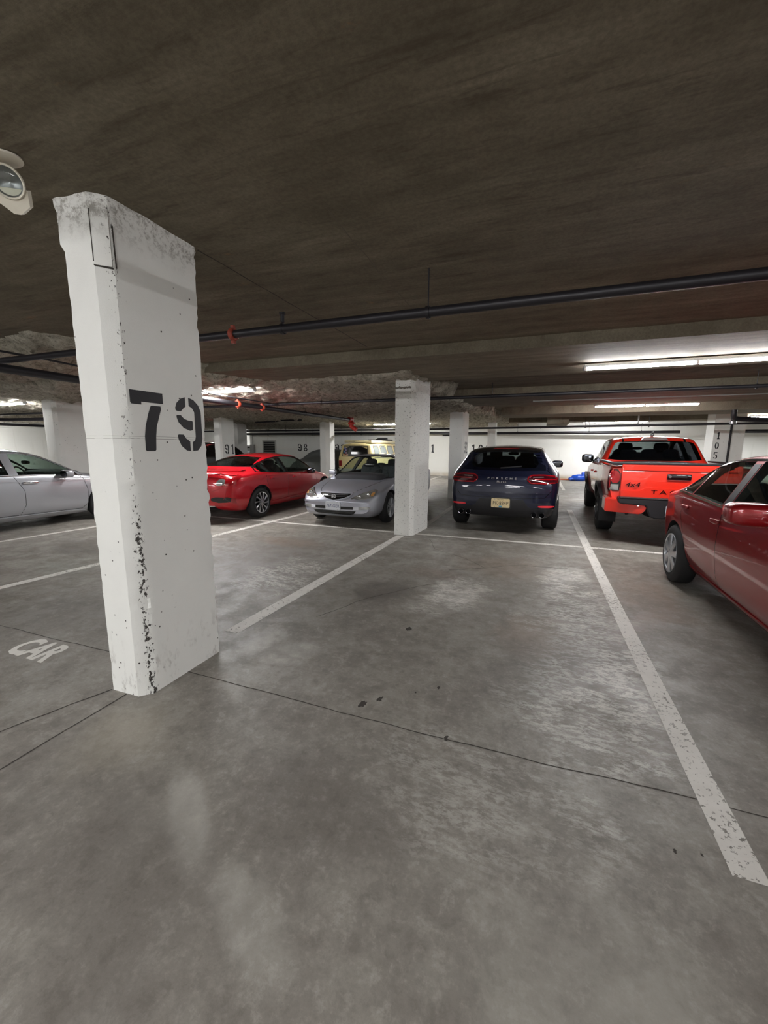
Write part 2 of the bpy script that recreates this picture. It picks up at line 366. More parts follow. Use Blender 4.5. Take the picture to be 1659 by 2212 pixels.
# ================================================================== STRUCTURE
XL, XR, YN, YF = -22.0, 13.0, -9.0, 20.7
def slab(name, x0, x1, y0, y1, z0, z1, m, parent=None):
    return box_obj(name, ((x0+x1)/2, (y0+y1)/2, (z0+z1)/2), (x1-x0, y1-y0, z1-z0), m, parent)
floor = struct(slab('floor', -26, XR+.2, YN-.2, 25, -.2, 0, FLOOR))
ceiling = struct(slab('ceiling', -26, XR+.2, YN-.2, 25, CEIL, CEIL+.25, CEILM))
# dropped slab bands running across the bays
slab('ceiling_beam', -26, XR, 5.07, 6.95, 2.60, CEIL+.01, CEILM, ceiling)
slab('ceiling_beam', -26, XR, 9.15, 11.0, 2.54, CEIL+.01, CEILM, ceiling)
slab('ceiling_beam', -1.2, XR, 13.6, 15.2, 2.5, CEIL+.01, CEILM, ceiling)
slab('ceiling_beam', -1.2, XR, 17.2, 18.0, 2.46, CEIL+.01, CEILM, ceiling)
slab('ceiling_box', .2, .9, 15.6, 17.1, 2.3, CEIL+.01, CEILM, ceiling)
# sprayed insulation as a lumpy sheet
def foam_edge(x, y):
    """signed distance-like: >0 inside the foam"""
    n = .35*(noise.noise(Vector((x*1.3, y*1.3, 3)))+.6*noise.noise(Vector((x*4, y*4, 9))))
    a = min(-1.9+.06*(y-6) - x, y-5.95)
    b = min(-5.3+.28*(y-3)-x, y-2.95)
    return max(a, b)+n*.7
bm = bmesh.new(); G = {}
ys = []; y = 2.4
while y < YF+.0: ys.append(y); y += .06 if y < 11 else .10
ys.append(YF)
xs = []; x = -1.0
while x > -21.9: xs.append(x); x -= .06 if x > -9 else .12
xs.append(XL)
for i, x in enumerate(xs):
    for j, y in enumerate(ys):
        e = foam_edge(x, y)
        P = Vector((x, y, 0))
        h = .09*abs(noise.noise(P*1.4))+.085*noise.noise(P*4.0)+.06*noise.noise(P*9)
        base = 2.60 if y > 4.9 else 2.70
        if y > 9: base = 2.54
        z = base - .012 - max(0, h)-.02 if e > 0 else 2.80
        if 0 < e < .12: z = z*(e/.12)+(base+.02)*(1-e/.12)
        G[i, j] = (bm.verts.new((x, y, z)), e)
for i in range(len(xs)-1):
    for j in range(len(ys)-1):
        q = [G[i, j], G[i, j+1], G[i+1, j+1], G[i+1, j]]
        if max(a[1] for a in q) > -.05: bm.faces.new([a[0] for a in q])
for v in list(bm.verts):
    if not v.link_faces: bm.verts.remove(v)
mesh_obj('sprayed_insulation', bm, FOAM, ceiling, 0)
foam_obj = [o for o in bpy.data.objects if o.name == 'sprayed_insulation'][0]
for f in foam_obj.data.polygons: f.use_smooth = True

wall_far = struct(slab('wall_back', -16.7, XR, YF, YF+.2, 0, CEIL, WALL))
wall_rec = struct(slab('wall_recess', -26, -16.7, 24.5, 24.7, 0, CEIL, WALL))
wall_ret = struct(slab('wall_return', -16.9, -16.7, YF+.2, 24.5, 0, CEIL, WALL))
wall_l = struct(slab('wall_left', XL-.2, XL, YN, 16.5, 0, CEIL, WALL))
wall_l2 = struct(slab('wall_far_left', -26, XL, 16.3, 16.5, 0, CEIL, WALL)); wall_l3 = struct(slab('wall_outer_left', -26.2, -26, 16.5, 24.7, 0, CEIL, WALL))
struct(slab('wall_right_bounce', XR, XR+.2, YN, YF, 0, CEIL, WALL)); struct(slab('wall_near', XL, XR, YN-.2, YN, 0, CEIL, WALL))  # right wall is unseen, added to bounce light back in
slab('wall_ledge', XL, XL+.12, 4, 16.3, 2.22, 2.3, WALL, wall_l)
# numbers on the back wall
def wallnum(txt, x, w=.26, h=.42, z=1.18):
    number('painted_number', txt, w, h, frame((x, YF, z), (1, 0, 0), (0, 0, 1)), wall_far, gap=.45)
wallnum('98', -13.3); wallnum('99', -10.85); wallnum('101', -6.02, .24); wallnum('102', -3.25, .26)

# painted lines on the floor
def ribbon(name, pts, w, m, parent, z=.0015, jit=0):
    bm = bmesh.new(); L = []; R_ = []
    P = []
    for a, b in zip(pts, pts[1:]):
        a = Vector(a).to_2d(); b = Vector(b).to_2d(); n = max(1, int((b-a).length/.08))
        P += [a+(b-a)*k/n for k in range(n)]
    P.append(Vector(pts[-1]).to_2d())
    for i, p in enumerate(P):
        d = (P[min(i+1, len(P)-1)]-P[max(i-1, 0)]).normalized(); nn = Vector((-d.y, d.x))
        o = nn*jit*(noise.noise(Vector((p.x*3, p.y*3, 1)))+.5*noise.noise(Vector((p.x*11, p.y*11, 4)))); ww = w/2*(1+(.7*noise.noise(Vector((p.x*7, p.y*7, 8))) if jit else 0))
        L.append(bm.verts.new((*(p+o+nn*ww), z))); R_.append(bm.verts.new((*(p+o-nn*ww), z)))
    for i in range(len(P)-1): bm.faces.new((L[i], R_[i], R_[i+1], L[i+1]))
    return mesh_obj(name, bm, m, parent, 0)
ribbon('painted_line', [(.79, 1.57), (.775, 4), (.77, 10.6)], .112, LINE, floor)
ribbon('painted_line', [(-2.25, 2.44), (-2.11, 6.35)], .13, LINE, floor)
ribbon('painted_line', [(-1.95, 7.2), (-1.95, 11.0)], .11, LINE, floor)
ribbon('painted_line', [(-9.4, 6.62), (-1.9, 6.60), (1.72, 6.68), (6, 6.72)], .085, LINE, floor, .001)
ribbon('painted_line', [(-5.25, 2.2), (-5.05, 4.6), (-4.85, 7.4), (-4.85, 11)], .12, LINE, floor)
ribbon('painted_line', [(-7.9, 2.6), (-7.6, 4.8), (-7.7, 11)], .11, LINE, floor)
ribbon('painted_line', [(3.7, 1.8), (3.7, 11)], .11, LINE, floor)
for x in (-1.6, .9, 3.6, -4.6, -7.3, -9.3): ribbon('painted_line', [(x, 15.4), (x, 20.3)], .1, LINE, floor)
# joints and cracks
ribbon('floor_joint', [(-8, 1.75), (-2.9, 1.86), (-2.05, 1.87), (-.4, 1.87), (1.0, 1.91), (6, 2.0)], .006, CRACK, floor, .0012, .012)
ribbon('floor_joint', [(-2.26, 1.55), (-2.26, .85), (-2.24, -.5)], .008, CRACK, floor, .0012, .004)
ribbon('floor_crack', [(-2.39, 1.55), (-2.47, 1.35), (-2.56, 1.08), (-2.7, .7)], .009, CRACK, floor, .0012, .02)
def CK(*pts, w=.008): ribbon('floor_crack', pts, w, CRACK, floor, .0012, .03)
CK((-1.75, 2.95), (-1.55, 3.45), (-1.3, 3.85), (-.95, 4.25), w=.006); CK((-.95, 4.75), (-.6, 4.95), (-.15, 5.3), (.4, 5.35), (.8, 5.5), w=.008); CK((-1.6, 6.3), (-1.35, 5.7), (-.85, 5.35), (-.55, 5.0), w=.005)
ribbon('ceiling_joint', [(-2.12, 2.2), (-2.12, 3.0), (-2.1, 4.9)], .010, CRACK, ceiling, CEIL-.0015, .01)
ribbon('ceiling_joint', [(-1.12, 2.1), (-1.15, 2.9), (-1.15, 4.9)], .007, simple('form_line', lin(104, 96, 84), .9), ceiling, CEIL-.0015, .01)
# pits and debris marks in the slab
for x, y, r in [(-.88, 1.98, .045), (-.80, 2.06, .035), (-.36, 1.88, .03), (-.92, 3.02, .05), (.57, 1.6, .014), (.66, 1.62, .01), (.1, .9, .008), (-.5, 2.3, .02), (-.62, 2.2, .012)]:
    bm = bmesh.new(); vs = []
    for k in range(18):
        a = 2*PI*k/18; q = .6*r*(1+.8*noise.noise(Vector((x*9+math.cos(a)*1.6, y*9+math.sin(a)*1.6, 2)))); vs.append(bm.verts.new((x+q*math.cos(a)*.7, y+q*math.sin(a)*1.2, .0013)))
    bm.faces.new(vs); mesh_obj('floor_pit', bm, CRACK, floor, 0)
LINET = line_mat('lettering_paint', .86)
text_obj('painted_lettering', 'CAR', .30, LINET, floor, Matrix.Translation((-3.375, 1.685, .001)), .0006, .72, bold=.011)
text_obj('painted_lettering', 'SMALL', .30, LINET, floor, Matrix.Translation((-4.37, 1.685, .001)), .0006, .72, bold=.011)

# ---------------------------------------------------------------- pillars
def pillar(label, poly, h, m, z0=0, disp=.0025, chips=(), collar=False):
    """poly: plan outline (absolute), walls subdivided and slightly rough"""
    cx = sum(p[0] for p in poly)/len(poly); cy = sum(p[1] for p in poly)/len(poly)
    o = thing('concrete_pillar', label, 'pillar', (cx, cy, 0))
    bm = bmesh.new(); P = []
    for i, a in enumerate(poly):
        b = poly[(i+1) % len(poly)]; a = Vector(a); b = Vector(b); n = max(1, int((b-a).length/.03))
        P += [(a+(b-a)*k/n, k == 0) for k in range(n)]
    nz = int(h/.03); rings = []
    for j in range(nz+1):
        z = h*j/nz; ring = []
        for p, corner in P:
            d = Vector((p.x-cx, p.y-cy)); dn = d.normalized()
            k = disp*noise.noise(Vector((p.x*9, p.y*9, z*9)))
            if corner: k -= .006*max(0, noise.noise(Vector((p.x*5, p.y*5, z*14)))+.1)
            for (ex, ey, amp, zlo, zhi) in chips:
                if abs(p.x-ex)+abs(p.y-ey) < .03 and zlo < z < zhi: k -= amp*max(0, noise.noise(Vector((ex, ey, z*22)))+.25)
            if collar:
                c1 = max(0, min(1, (z-(h-.055-.03*max(0, noise.noise(Vector((p.x*7, p.y*7, 3))))))/.02)); k += c1*(.014+.008*noise.noise(Vector((p.x*22, p.y*22, z*18))))
                if p.x < cx-.10 and p.y < cy-.25 and z > h-.24: k += .016+.006*noise.noise(Vector((0, 0, z*30)))
                rough = max(0, (p.y-1.75)/.4) if p.x > cx+.08 else 0
                if z > h-.16: k += .016*rough*noise.noise(Vector((p.x*40, p.y*40, z*40)))
            ring.append(bm.verts.new((p.x-cx+dn.x*k, p.y-cy+dn.y*k, z+z0)))
        rings.append(ring)
    n = len(P)
    for A, B in zip(rings, rings[1:]):
        for k in range(n): bm.faces.new((A[k], A[(k+1) % n], B[(k+1) % n], B[k]))
    bm.faces.new(rings[0][::-1]); bm.faces.new(rings[-1])
    mesh_obj('shaft', bm, m, o, 30)
    return o, cx, cy
# pillar 79
p1, cx, cy = pillar('tall near white concrete pillar stencilled 79, its chamfered corner chipped', [(-2.375, 1.55), (-2.17, 1.555), (-2.11, 1.615), (-2.11, 2.16), (-2.375, 2.16)], CEIL, PILA,
                    chips=((-2.11, 1.615, .030, .02, 1.3), (-2.11, 1.615, .008, 1.3, 2.4), (-2.11, 2.16, .018, .1, 1.6), (-2.11, 2.16, .01, 2.2, 2.5)), collar=True)
box_obj('corner_patch', (-2.1365-cx, 1.5815-cy, 2.545), (.074, .014, .29), PILA, p1, .002, Matrix.Rotation(math.radians(45), 3, 'Z'))
def slit(a, b, r=.0035): cyl_obj('crack', (a[0]-cx, a[1]-cy, a[2]), (b[0]-cx, b[1]-cy, b[2]), r, CRACK, p1, 6)
slit((-2.1035, 1.622, 2.40), (-2.1040, 1.620, 2.60)); slit((-2.165, 1.548, 2.40), (-2.108, 1.610, 2.394)); slit((-2.172, 1.5535, 2.42), (-2.172, 1.5535, 2.66), .0022)
Mx = frame((-2.11-cx, 0, 0), (0, 1, 0), (0, 0, 1))
def on_face(y, z, x=-2.11): return frame((x-cx, y-cy, z), (0, 1, 0), (0, 0, 1))
number('painted_number', '7', .215, .335, on_face(1.634, 1.465), p1, th=.002)
number('painted_number', '9', .207, .335, on_face(1.928, 1.462), p1, th=.002)
# other pillars on the grid
p2, a, b = pillar('white concrete pillar in front of the silver sedan, pitted right side', [(-2.24, 6.40), (-1.98, 6.40), (-1.915, 6.47), (-1.86, 7.18), (-2.24, 7.18)], 2.62, PILB, disp=.006)
bm = bmesh.new()
for i in range(16):
    t = i/15; add_box(bm, (-2.235+t*.25-a, 6.396-b, 2.43+.012*noise.noise(Vector((t*6, 3, 3)))), (.02, .02, .03+.03*noise.noise(Vector((t*9, 3, 1)))), None, .004)
mesh_obj('broken_ridge', bm, simple('ridge_grey', lin(120, 114, 106), .9), p2)
p3, a, b = pillar('slim white pillar just behind the dark blue suv, digits on its side', [(-2.42, 11.6), (-2.06, 11.6), (-2.0, 11.66), (-2.0, 12.3), (-2.42, 12.3)], 2.62, PILC)
number('painted_number', '92', .2, .34, frame((-2.0-a, 11.72-b, 1.3), (0, 1, 0), (0, 0, 1)), p3)
pillar('white pillar seen above the roof of the blue suv', [(-1.98, 16.9), (-1.68, 16.9), (-1.68, 17.5), (-1.98, 17.5)], 2.75, PILC)
p91, a, b = pillar('white pillar stencilled 91 behind the red sedan', [(-11.12, 11.8), (-10.88, 11.8), (-10.82, 11.86), (-10.82, 12.5), (-11.12, 12.5)], 2.65, PILC)
number('painted_number', '91', .2, .36, frame((-10.82-a, 11.98-b, 1.18), (0, 1, 0), (0, 0, 1)), p91, gap=.35)
pillar('short-looking white pillar beyond pillar 91, grey smudge on it', [(-13.2, 14.9), (-12.7, 14.9), (-12.7, 15.5), (-13.2, 15.5)], 2.65, PILC)
pillar('thin white pillar between the covered car and the silver sedan', [(-8.62, 15.1), (-8.36, 15.1), (-8.20, 15.2), (-8.20, 15.6), (-8.62, 15.6)], 2.65, PILC)
pillar('grey-white pillar at far left beyond the pale silver car', [(-11.32, 6.45), (-10.98, 6.45), (-10.90, 6.52), (-10.90, 7.15), (-11.32, 7.15)], 2.65, PILC)
p105, a, b = pillar('white column stencilled 105 vertically, right of the orange pickup', [(5.30, 16.4), (6.12, 16.4), (6.12, 17.1), (5.30, 17.1)], 2.75, PILC)
number('painted_number', '105', .12, .22, frame((5.36-a, 16.395-b, 1.78), (1, 0, 0), (0, 0, 1)), p105, vertical=True)
cyl_obj('conduit', (5.74-a, 16.37-b, .0), (5.74-a, 16.37-b, 2.5), .03, PIPEM, p105)

# ---------------------------------------------------------------- pipes
def pipe(name, label, pts, r, m=PIPEM, cat='pipe'):
    o = thing(name, label, cat, pts[0]); bm = bmesh.new(); add_tube(bm, [Vector(p)-Vector(pts[0]) for p in pts], r); mesh_obj('pipe_run', bm, m, o); return o
def hanger(o, x, y, z, r, top, m=PIPEM, ring=True):
    L0 = o.location; bm = bmesh.new(); add_cyl(bm, (x-L0.x, y-L0.y, z+r-L0.z), (x-L0.x, y-L0.y, top-L0.z), .005, 8)
    axis = 'X' if o.get('ax', 'X') == 'X' else 'Y'
    if ring: add_lathe(bm, [(-.012, r+.004), (-.012, r+.009), (.012, r+.009), (.012, r+.004)], axis, 20, (x-L0.x, y-L0.y, z-L0.z))
    mesh_obj('hanger', bm, m, o)
def coupling(o, x, y, z, r, m=ORANGE, ax='X', w=.07):
    L0 = o.location; bm = bmesh.new(); add_lathe(bm, [(-w/2, r), (-w/2, r+.012), (-w/4, r+.02), (w/4, r+.02), (w/2, r+.012), (w/2, r)], ax, 20, (x-L0.x, y-L0.y, z-L0.z))
    add_box(bm, (x-L0.x, y-L0.y, z+r+.02-L0.z), (.03, .03, .04), None, .004); add_box(bm, (x-L0.x, y-L0.y, z-r-.02-L0.z), (.03, .03, .04), None, .004)
    mesh_obj('coupling', bm, m, o)
mp_ = pipe('sprinkler_pipe', 'black sprinkler main slung across the ceiling above the stall', [(-16, 2.95, 2.44), (XR, 2.98, 2.44)], .034)
hanger(mp_, -.80, 2.97, 2.44, .034, CEIL); hanger(mp_, -2.02, 2.97, 2.44, .034, 2.56); hanger(mp_, 4, 2.97, 2.44, .034, CEIL); hanger(mp_, -6.5, 2.97, 2.44, .034, CEIL)
coupling(mp_, -2.52, 2.965, 2.44, .034, simple('rust_red_coupling', lin(140, 56, 38), .6), w=.045)
bm = bmesh.new(); L0 = mp_.location
add_cyl(bm, (-2.02-L0.x, 0.02, .05), (-2.02-L0.x, .02, .11), .016, 10); add_cyl(bm, (-2.02-L0.x, .02, .11), (-2.02-L0.x, .02, .125), .026, 10)
mesh_obj('sprinkler_head', bm, PIPEM, mp_)
rp = pipe('sprinkler_pipe', 'dark sprinkler branch running away from the left, red valve at its end', [(-5.68, -6, 2.34), (-5.68, 3, 2.34), (-5.84, 6, 2.34), (-5.88, 12.3, 2.34)], .05)
rp['ax'] = 'Y'
for q in ((-5.78, 5.0), (-5.85, 9.5)): hanger(rp, q[0], q[1], 2.34, .05, 2.7)
for q in ((-5.84, 6.9), (-5.85, 7.7)): coupling(rp, q[0], q[1], 2.34, .05, ax='Y')
del rp['ax']
bm = bmesh.new(); L0 = rp.location; v = lambda x, y, z: (x-L0.x, y-L0.y, z-L0.z)
add_cyl(bm, v(-5.88, 12.2, 2.36), v(-5.88, 12.45, 2.36), .07, 16); add_cyl(bm, v(-5.88, 12.4, 2.42), v(-5.88, 12.4, 2.12), .075, 16); blob(bm, v(-5.88, 12.4, 2.24), (.11, .11, .07), 1)
add_cyl(bm, v(-5.88, 12.4, 2.14), v(-5.7, 12.4, 2.02), .07, 14); mesh_obj('valve', bm, REDV, rp)
pipe('sprinkler_pipe', 'thin companion pipe just right of the dark branch at upper left', [(-5.5, -6, 2.51), (-5.5, 3.2, 2.49), (-5.62, 6, 2.42), (-5.62, 8.0, 2.42)], .012)
fp = pipe('sprinkler_pipe', 'long thin dark pipe crossing above the silver sedan and blue suv', [(-20, 8.22, 2.45), (XR, 8.1, 2.45)], .03)
for x in (-9, -4.6, -.9, 3.1, 6.5): hanger(fp, x, 8.15, 2.45, .03, 2.7)
pipe('conduit', 'slender steel conduit on the ceiling behind the first right light', [(-.2, 9.9, 2.51), (XR, 9.9, 2.51)], .012, PIPEG, 'conduit')
wp = pipe('sprinkler_pipe', 'black pipe along the far bays, upper of the two near the back wall', [(-20, 16.0, 2.18), (-5.2, 16.3, 2.18), (5.2, 14.9, 2.2), (XR, 14.6, 2.2)], .035)
for x, y in ((-14, 16.1), (-11, 16.15), (-7.5, 16.25), (-3, 16), (0, 15.6), (1.4, 15.4), (3.2, 15.2)): hanger(wp, x, y, 2.18, .035, 2.7)
bm = bmesh.new(); L0 = wp.location; add_tube(bm, [v(2.9, 15.2, 2.2) if 0 else (2.9-L0.x, 15.21-L0.y, 2.2-L0.z), (2.9-L0.x, 15.21-L0.y, 2.5-L0.z)], .025); mesh_obj('riser', bm, PIPEG, wp)
wq = pipe('sprinkler_pipe', 'thick black pipe hugging the back wall, lower of the two', [(-16.6, 20.2, 2.17), (-6, 20.2, 2.17), (-3, 20.2, 2.13), (5.3, 19.9, 2.13)], .06)
for x in (-15, -12, -9, -5, -1, 2, 4): hanger(wq, x, 20.2, 2.15, .06, 2.7)
wr = pipe('sprinkler_pipe', 'black pipe along the back wall right of column 105', [(6.2, 19.9, 2.14), (XR, 19.9, 2.14)], .07)
wl = pipe('sprinkler_pipe', 'black pipe run along the left wall top', [(-21.6, -4, 2.34), (-21.6, 16, 2.34)], .05)
wl2 = pipe('sprinkler_pipe', 'dark branch pipe far left under the glaring light', [(-20, 5.5, 2.3), (-16, 8.2, 2.28), (-11.8, 8.6, 2.28)], .05)
dp = pipe('drain_pipe', 'fat dark drain pipe elbowing down beside column 105', [(4.78, 13.6, 2.5), (4.78, 13.6, 2.36), (4.80, 13.62, 2.30), (4.86, 13.64, 2.27), (4.95, 13.65, 2.26), (6.4, 13.8, 2.17), (XR, 13.9, 2.12)], .065, PIPEM, 'drain pipe')
bm = bmesh.new(); add_lathe(bm, [(-.03, .066), (-.03, .074), (.03, .074), (.03, .066)], 'Z', 20, (0, 0, -.33)); mesh_obj('clamp', bm, STEEL, dp)
cp = pipe('sprinkler_pipe', 'short bent pipe on the foam above pillar 91', [(-10.6, 13.5, 2.40), (-9.6, 13.4, 2.42), (-9.4, 13.5, 2.46), (-8.3, 13.2, 2.44)], .028)

# ---------------------------------------------------------------- fluorescent fixtures
LENSF = emis('bright_lens', (.985, .985, 1, 1), LIGHT*1.55)
def fixture(label, x, y, z, L=2.44, rot=0, group=None, n=2):
    o = thing('fluorescent_light', label, 'ceiling light', (x, y, z), rot, group)
    bm = bmesh.new(); add_box(bm, (0, 0, .032), (L, .085, .04), None, .006)
    for k in range(n+1): add_box(bm, (-L/2+.01+k*(L-.02)/n, 0, .0), (.03, .09, .036), None, .004)
    mesh_obj('housing', bm, HOUSE, o)
    l = L/n
    for k in range(n):
        c = -L/2+l*(k+.5); hl = l/2-.035
        bm = bmesh.new(); prof = [(.042*math.cos(a), -.002-.018*math.sin(a)) for a in [PI*i/8 for i in range(9)]]+[(-.042, .014), (.042, .014)]
        add_prism(bm, prof, frame((c, 0, 0), (0, 1, 0), (0, 0, 1)), -hl, hl); bmesh.ops.recalc_face_normals(bm, faces=bm.faces)
        mesh_obj('lens', bm, LENSF if y > 10 or x < -4 and y > 0 else LENS, o, 40)
    return o
fixture('double fluorescent strip light at right edge, nearest and brightest', 1.74, 6.2, 2.53, 2.5)
fixture('middle double fluorescent strip above the orange pickup', 2.42, 12.15, 2.55, 2.3)
fixture('far double fluorescent strip just above the back wall, right of the blue suv', 2.72, 18.6, 2.50, 2.3)
fixture('fluorescent strip beyond column 105 at the right edge', 7.6, 17.0, 2.50, 2.4)
fixture('glaring fluorescent strip in the foam just right of pillar 79', -6.15, 6.3, 2.50, 2.44)
fixture('glaring fluorescent strip at the left edge above the pale car', -13.0, 6.35, 2.48, 2.44)
fixture('far fluorescent strip half hidden by the pitted pillar', -5.6, 16.85, 2.43, 2.6)
fixture('unseen fluorescent strip over the recess', -19.5, 21.5, 2.55, 2.4)
bg = 'fluorescent strips over the drive aisle behind the viewer'
for x in (-7.5, -3.6, .2, 4.3): fixture('fluorescent strip over the drive aisle behind the viewer', x, -1.9, 2.62, 2.44, 0, bg)
fixture('unseen fluorescent strip added beyond the left edge to light the left wall', -19.2, 6.2, 2.6); fixture('second unseen fluorescent strip added to light the left wall', -20.2, 9.2, 2.3)  # unseen lamps added outside the view to brighten the left wall
for x in (-11, 0, 8): fixture('fluorescent strip over the drive aisle behind the viewer', x, -6.5, 2.62, 2.44, 0, bg)

# ---------------------------------------------------------------- emergency light, upper left
o = thing('emergency_light', 'off-white emergency spot lamp fixed to the ceiling, upper left corner', 'emergency light', (-2.263, 1.247, CEIL), math.radians(20))
bm = bmesh.new(); add_lathe(bm, [(-.003, .0), (-.003, .075), (-.012, .078), (-.018, .06), (-.018, .0)], 'Z', 32); bmesh.ops.scale(bm, vec=(1.2, .8, 1), verts=bm.verts); mesh_obj('mounting_plate', bm, WHITEP, o)
bm = bmesh.new(); add_cyl(bm, (-.03, 0, -.015), (-.03, 0, -.05), .022, 16); add_cyl(bm, (-.03, 0, -.05), (-.02, -.01, -.085), .016, 12); mesh_obj('swivel', bm, WHITEP, o)
E_M = Matrix.Translation((.012, .015, -.09)) @ Matrix.Scale(1.12, 4) @ Vector((.25, -.80, -.45)).normalized().to_track_quat('Z', 'Y').to_matrix().to_4x4()
bm = bmesh.new(); add_lathe(bm, [(-.055, .0), (-.05, .030), (-.01, .052), (.008, .058), (.014, .056), (.010, .050)], 'Z', 36); bmesh.ops.transform(bm, matrix=E_M, verts=bm.verts); mesh_obj('lamp_housing', bm, WHITEP, o)
bm = bmesh.new(); add_lathe(bm, [(-.02, .001), (-.012, .02), (.0, .04), (.009, .050)], 'Z', 36); bmesh.ops.transform(bm, matrix=E_M, verts=bm.verts); mesh_obj('reflector', bm, STEEL, o)
bm = bmesh.new(); add_lathe(bm, [(.008, .051), (.014, .045), (.020, .03), (.023, .0005)], 'Z', 36); bmesh.ops.transform(bm, matrix=E_M, verts=bm.verts); mesh_obj('lens', bm, GLASS, o)
bm = bmesh.new(); add_prism(bm, [(-.058, -.02), (.058, -.02), (.05, -.075), (.012, -.105), (-.012, -.105), (-.05, -.075)], E_M, -.03, .004); mesh_obj('visor', bm, WHITEP, o)

# ---------------------------------------------------------------- wall fittings at the back
o = thing('wall_vent', 'dark louvred vent in the back wall left of number 98', 'vent', (-15.3, YF, 1.3))
bm = bmesh.new()
for a in ((0, .50, .95, .06), (0, -.5, .95, .06)): add_box(bm, (0, -.03, a[1]), (.95, .06, .06), None, .004)
for a in (-.45, .45): add_box(bm, (a, -.03, 0), (.06, .06, 1.0), None, .004)
mesh_obj('frame', bm, simple('vent_frame', lin(190, 190, 184), .5), o)
bm = bmesh.new()
for k in range(9): add_box(bm, (0, -.03, -.42+k*.105), (.84, .05, .018), Matrix.Rotation(.5, 3, 'X'))
mesh_obj('slats', bm, simple('vent_slat', lin(168, 168, 162), .5), o); box_obj('vent_backing', (0, -.006, 0), (.86, .01, .96), WELL, o)  # flat near-black sheet behind the slats
o = thing('electrical_box', 'small grey electrical box at the wall corner near the vent', 'electrical box', (-16.5, YF, 1.3))
box_obj('enclosure', (0, -.08, 0), (.3, .15, .5), PIPEG, o, .01); cyl_obj('conduit', (0, -.05, .25), (0, -.05, .9), .02, PIPEG, o)
o = thing('downpipe', 'thin dark pipe running down the back wall right of number 101', 'pipe', (-4.1, YF, 0))
bm = bmesh.new(); add_tube(bm, [(-.55, -.06, 2.05), (-.1, -.06, 2.05), (0, -.06, 1.95), (0, -.06, .02)], .03); mesh_obj('pipe_run', bm, PIPEM, o); box_obj('bracket', (0, -.04, 1.0), (.1, .05, .04), STEEL, o)
o = thing('exit_sign', 'small red lit sign high behind pillar 91', 'sign', (-11.9, 13.2, 2.05))
box_obj('housing', (0, 0, 0), (.40, .06, .2), HOUSE, o, .005); box_obj('lit_face', (0, -.032, 0), (.34, .006, .14), emis('sign_red', lin(235, 60, 60), 1.6), o)
cyl_obj('stem', (0, 0, .1), (0, 0, .5), .012, PIPEG, o)
# things by the back wall, right of the suv
o = thing('tarp_bundle', 'crumpled blue plastic bundle on the floor by the back wall', 'tarp', (1.75, 20.1, 0))
bm = bmesh.new(); blob(bm, (0, 0, .14), (.34, .2, .15), 1); blob(bm, (.16, 0, .28), (.10, .1, .14), 1); blob(bm, (-.25, 0, .08), (.2, .14, .08), 1)
for v_ in bm.verts: v_.co += v_.normal*.0 + Vector((noise.noise(v_.co*9), noise.noise(v_.co*9+Vector((5, 0, 0))), noise.noise(v_.co*9+Vector((0, 5, 0)))))*.05; v_.co.z = max(v_.co.z, .004)
mesh_obj('bundle', bm, simple('blue_plastic', lin(24, 72, 176), .3), o, 40)
o = thing('rag_pile', 'heap of brown and orange rags beside the blue bundle', 'rags', (2.4, 20.15, 0))
bm = bmesh.new(); blob(bm, (0, 0, .08), (.3, .18, .09), 1); blob(bm, (.1, 0, .17), (.14, .12, .08), 1)
for v_ in bm.verts: v_.co += Vector((noise.noise(v_.co*8), noise.noise(v_.co*8+Vector((5, 0, 0))), noise.noise(v_.co*8+Vector((0, 5, 0)))))*.06; v_.co.z = max(v_.co.z, .004)
mesh_obj('heap', bm, simple('brown_rag', lin(120, 84, 60), .9), o, 40)
tag(box_obj('plank', (1.7, 20.4, .03), (1.9, .1, .05), simple('orange_plank', lin(206, 110, 70), .6), None, .006), 'low orange board lying along the back wall behind the blue bundle', 'board')

# ================================================================== VEHICLES
class Curve:
    """monotone cubic through key points"""
    def __init__(s, pts):
        pts = sorted(pts); s.x = [p[0] for p in pts]; s.y = [p[1] for p in pts]; n = len(pts)
        h = [s.x[i+1]-s.x[i] for i in range(n-1)]; d = [(s.y[i+1]-s.y[i])/h[i] for i in range(n-1)]; m = [0]*n
        for i in range(1, n-1):
            if d[i-1]*d[i] > 0:
                w1 = 2*h[i]+h[i-1]; w2 = h[i]+2*h[i-1]; m[i] = (w1+w2)/(w1/d[i-1]+w2/d[i])
        m[0] = d[0]; m[-1] = d[-1]; s.m = m
    def __call__(s, v):
        if v <= s.x[0]: return s.y[0]
        if v >= s.x[-1]: return s.y[-1]
        i = max(k for k in range(len(s.x)-1) if s.x[k] <= v); h = s.x[i+1]-s.x[i]; t = (v-s.x[i])/h
        return (s.y[i]*(1+2*t)*(1-t)**2+h*s.m[i]*t*(1-t)**2+s.y[i+1]*t*t*(3-2*t)+h*s.m[i+1]*t*t*(t-1))
class Spec: pass
def mkspec(top, bot, wid, belt, rail, crown=.05, bowf=.16, bowr=.12, scale=1, sill=.84):
    q = Spec(); q.top = Curve(top); q.bot = Curve(bot); q.wid = Curve(wid); q.belt = Curve(belt); q.rail = Curve(rail)
    q.y0 = min(p[0] for p in top); q.y1 = max(p[0] for p in top); q.crown = crown; q.bowf = bowf; q.bowr = bowr; q.sill = sill; return q
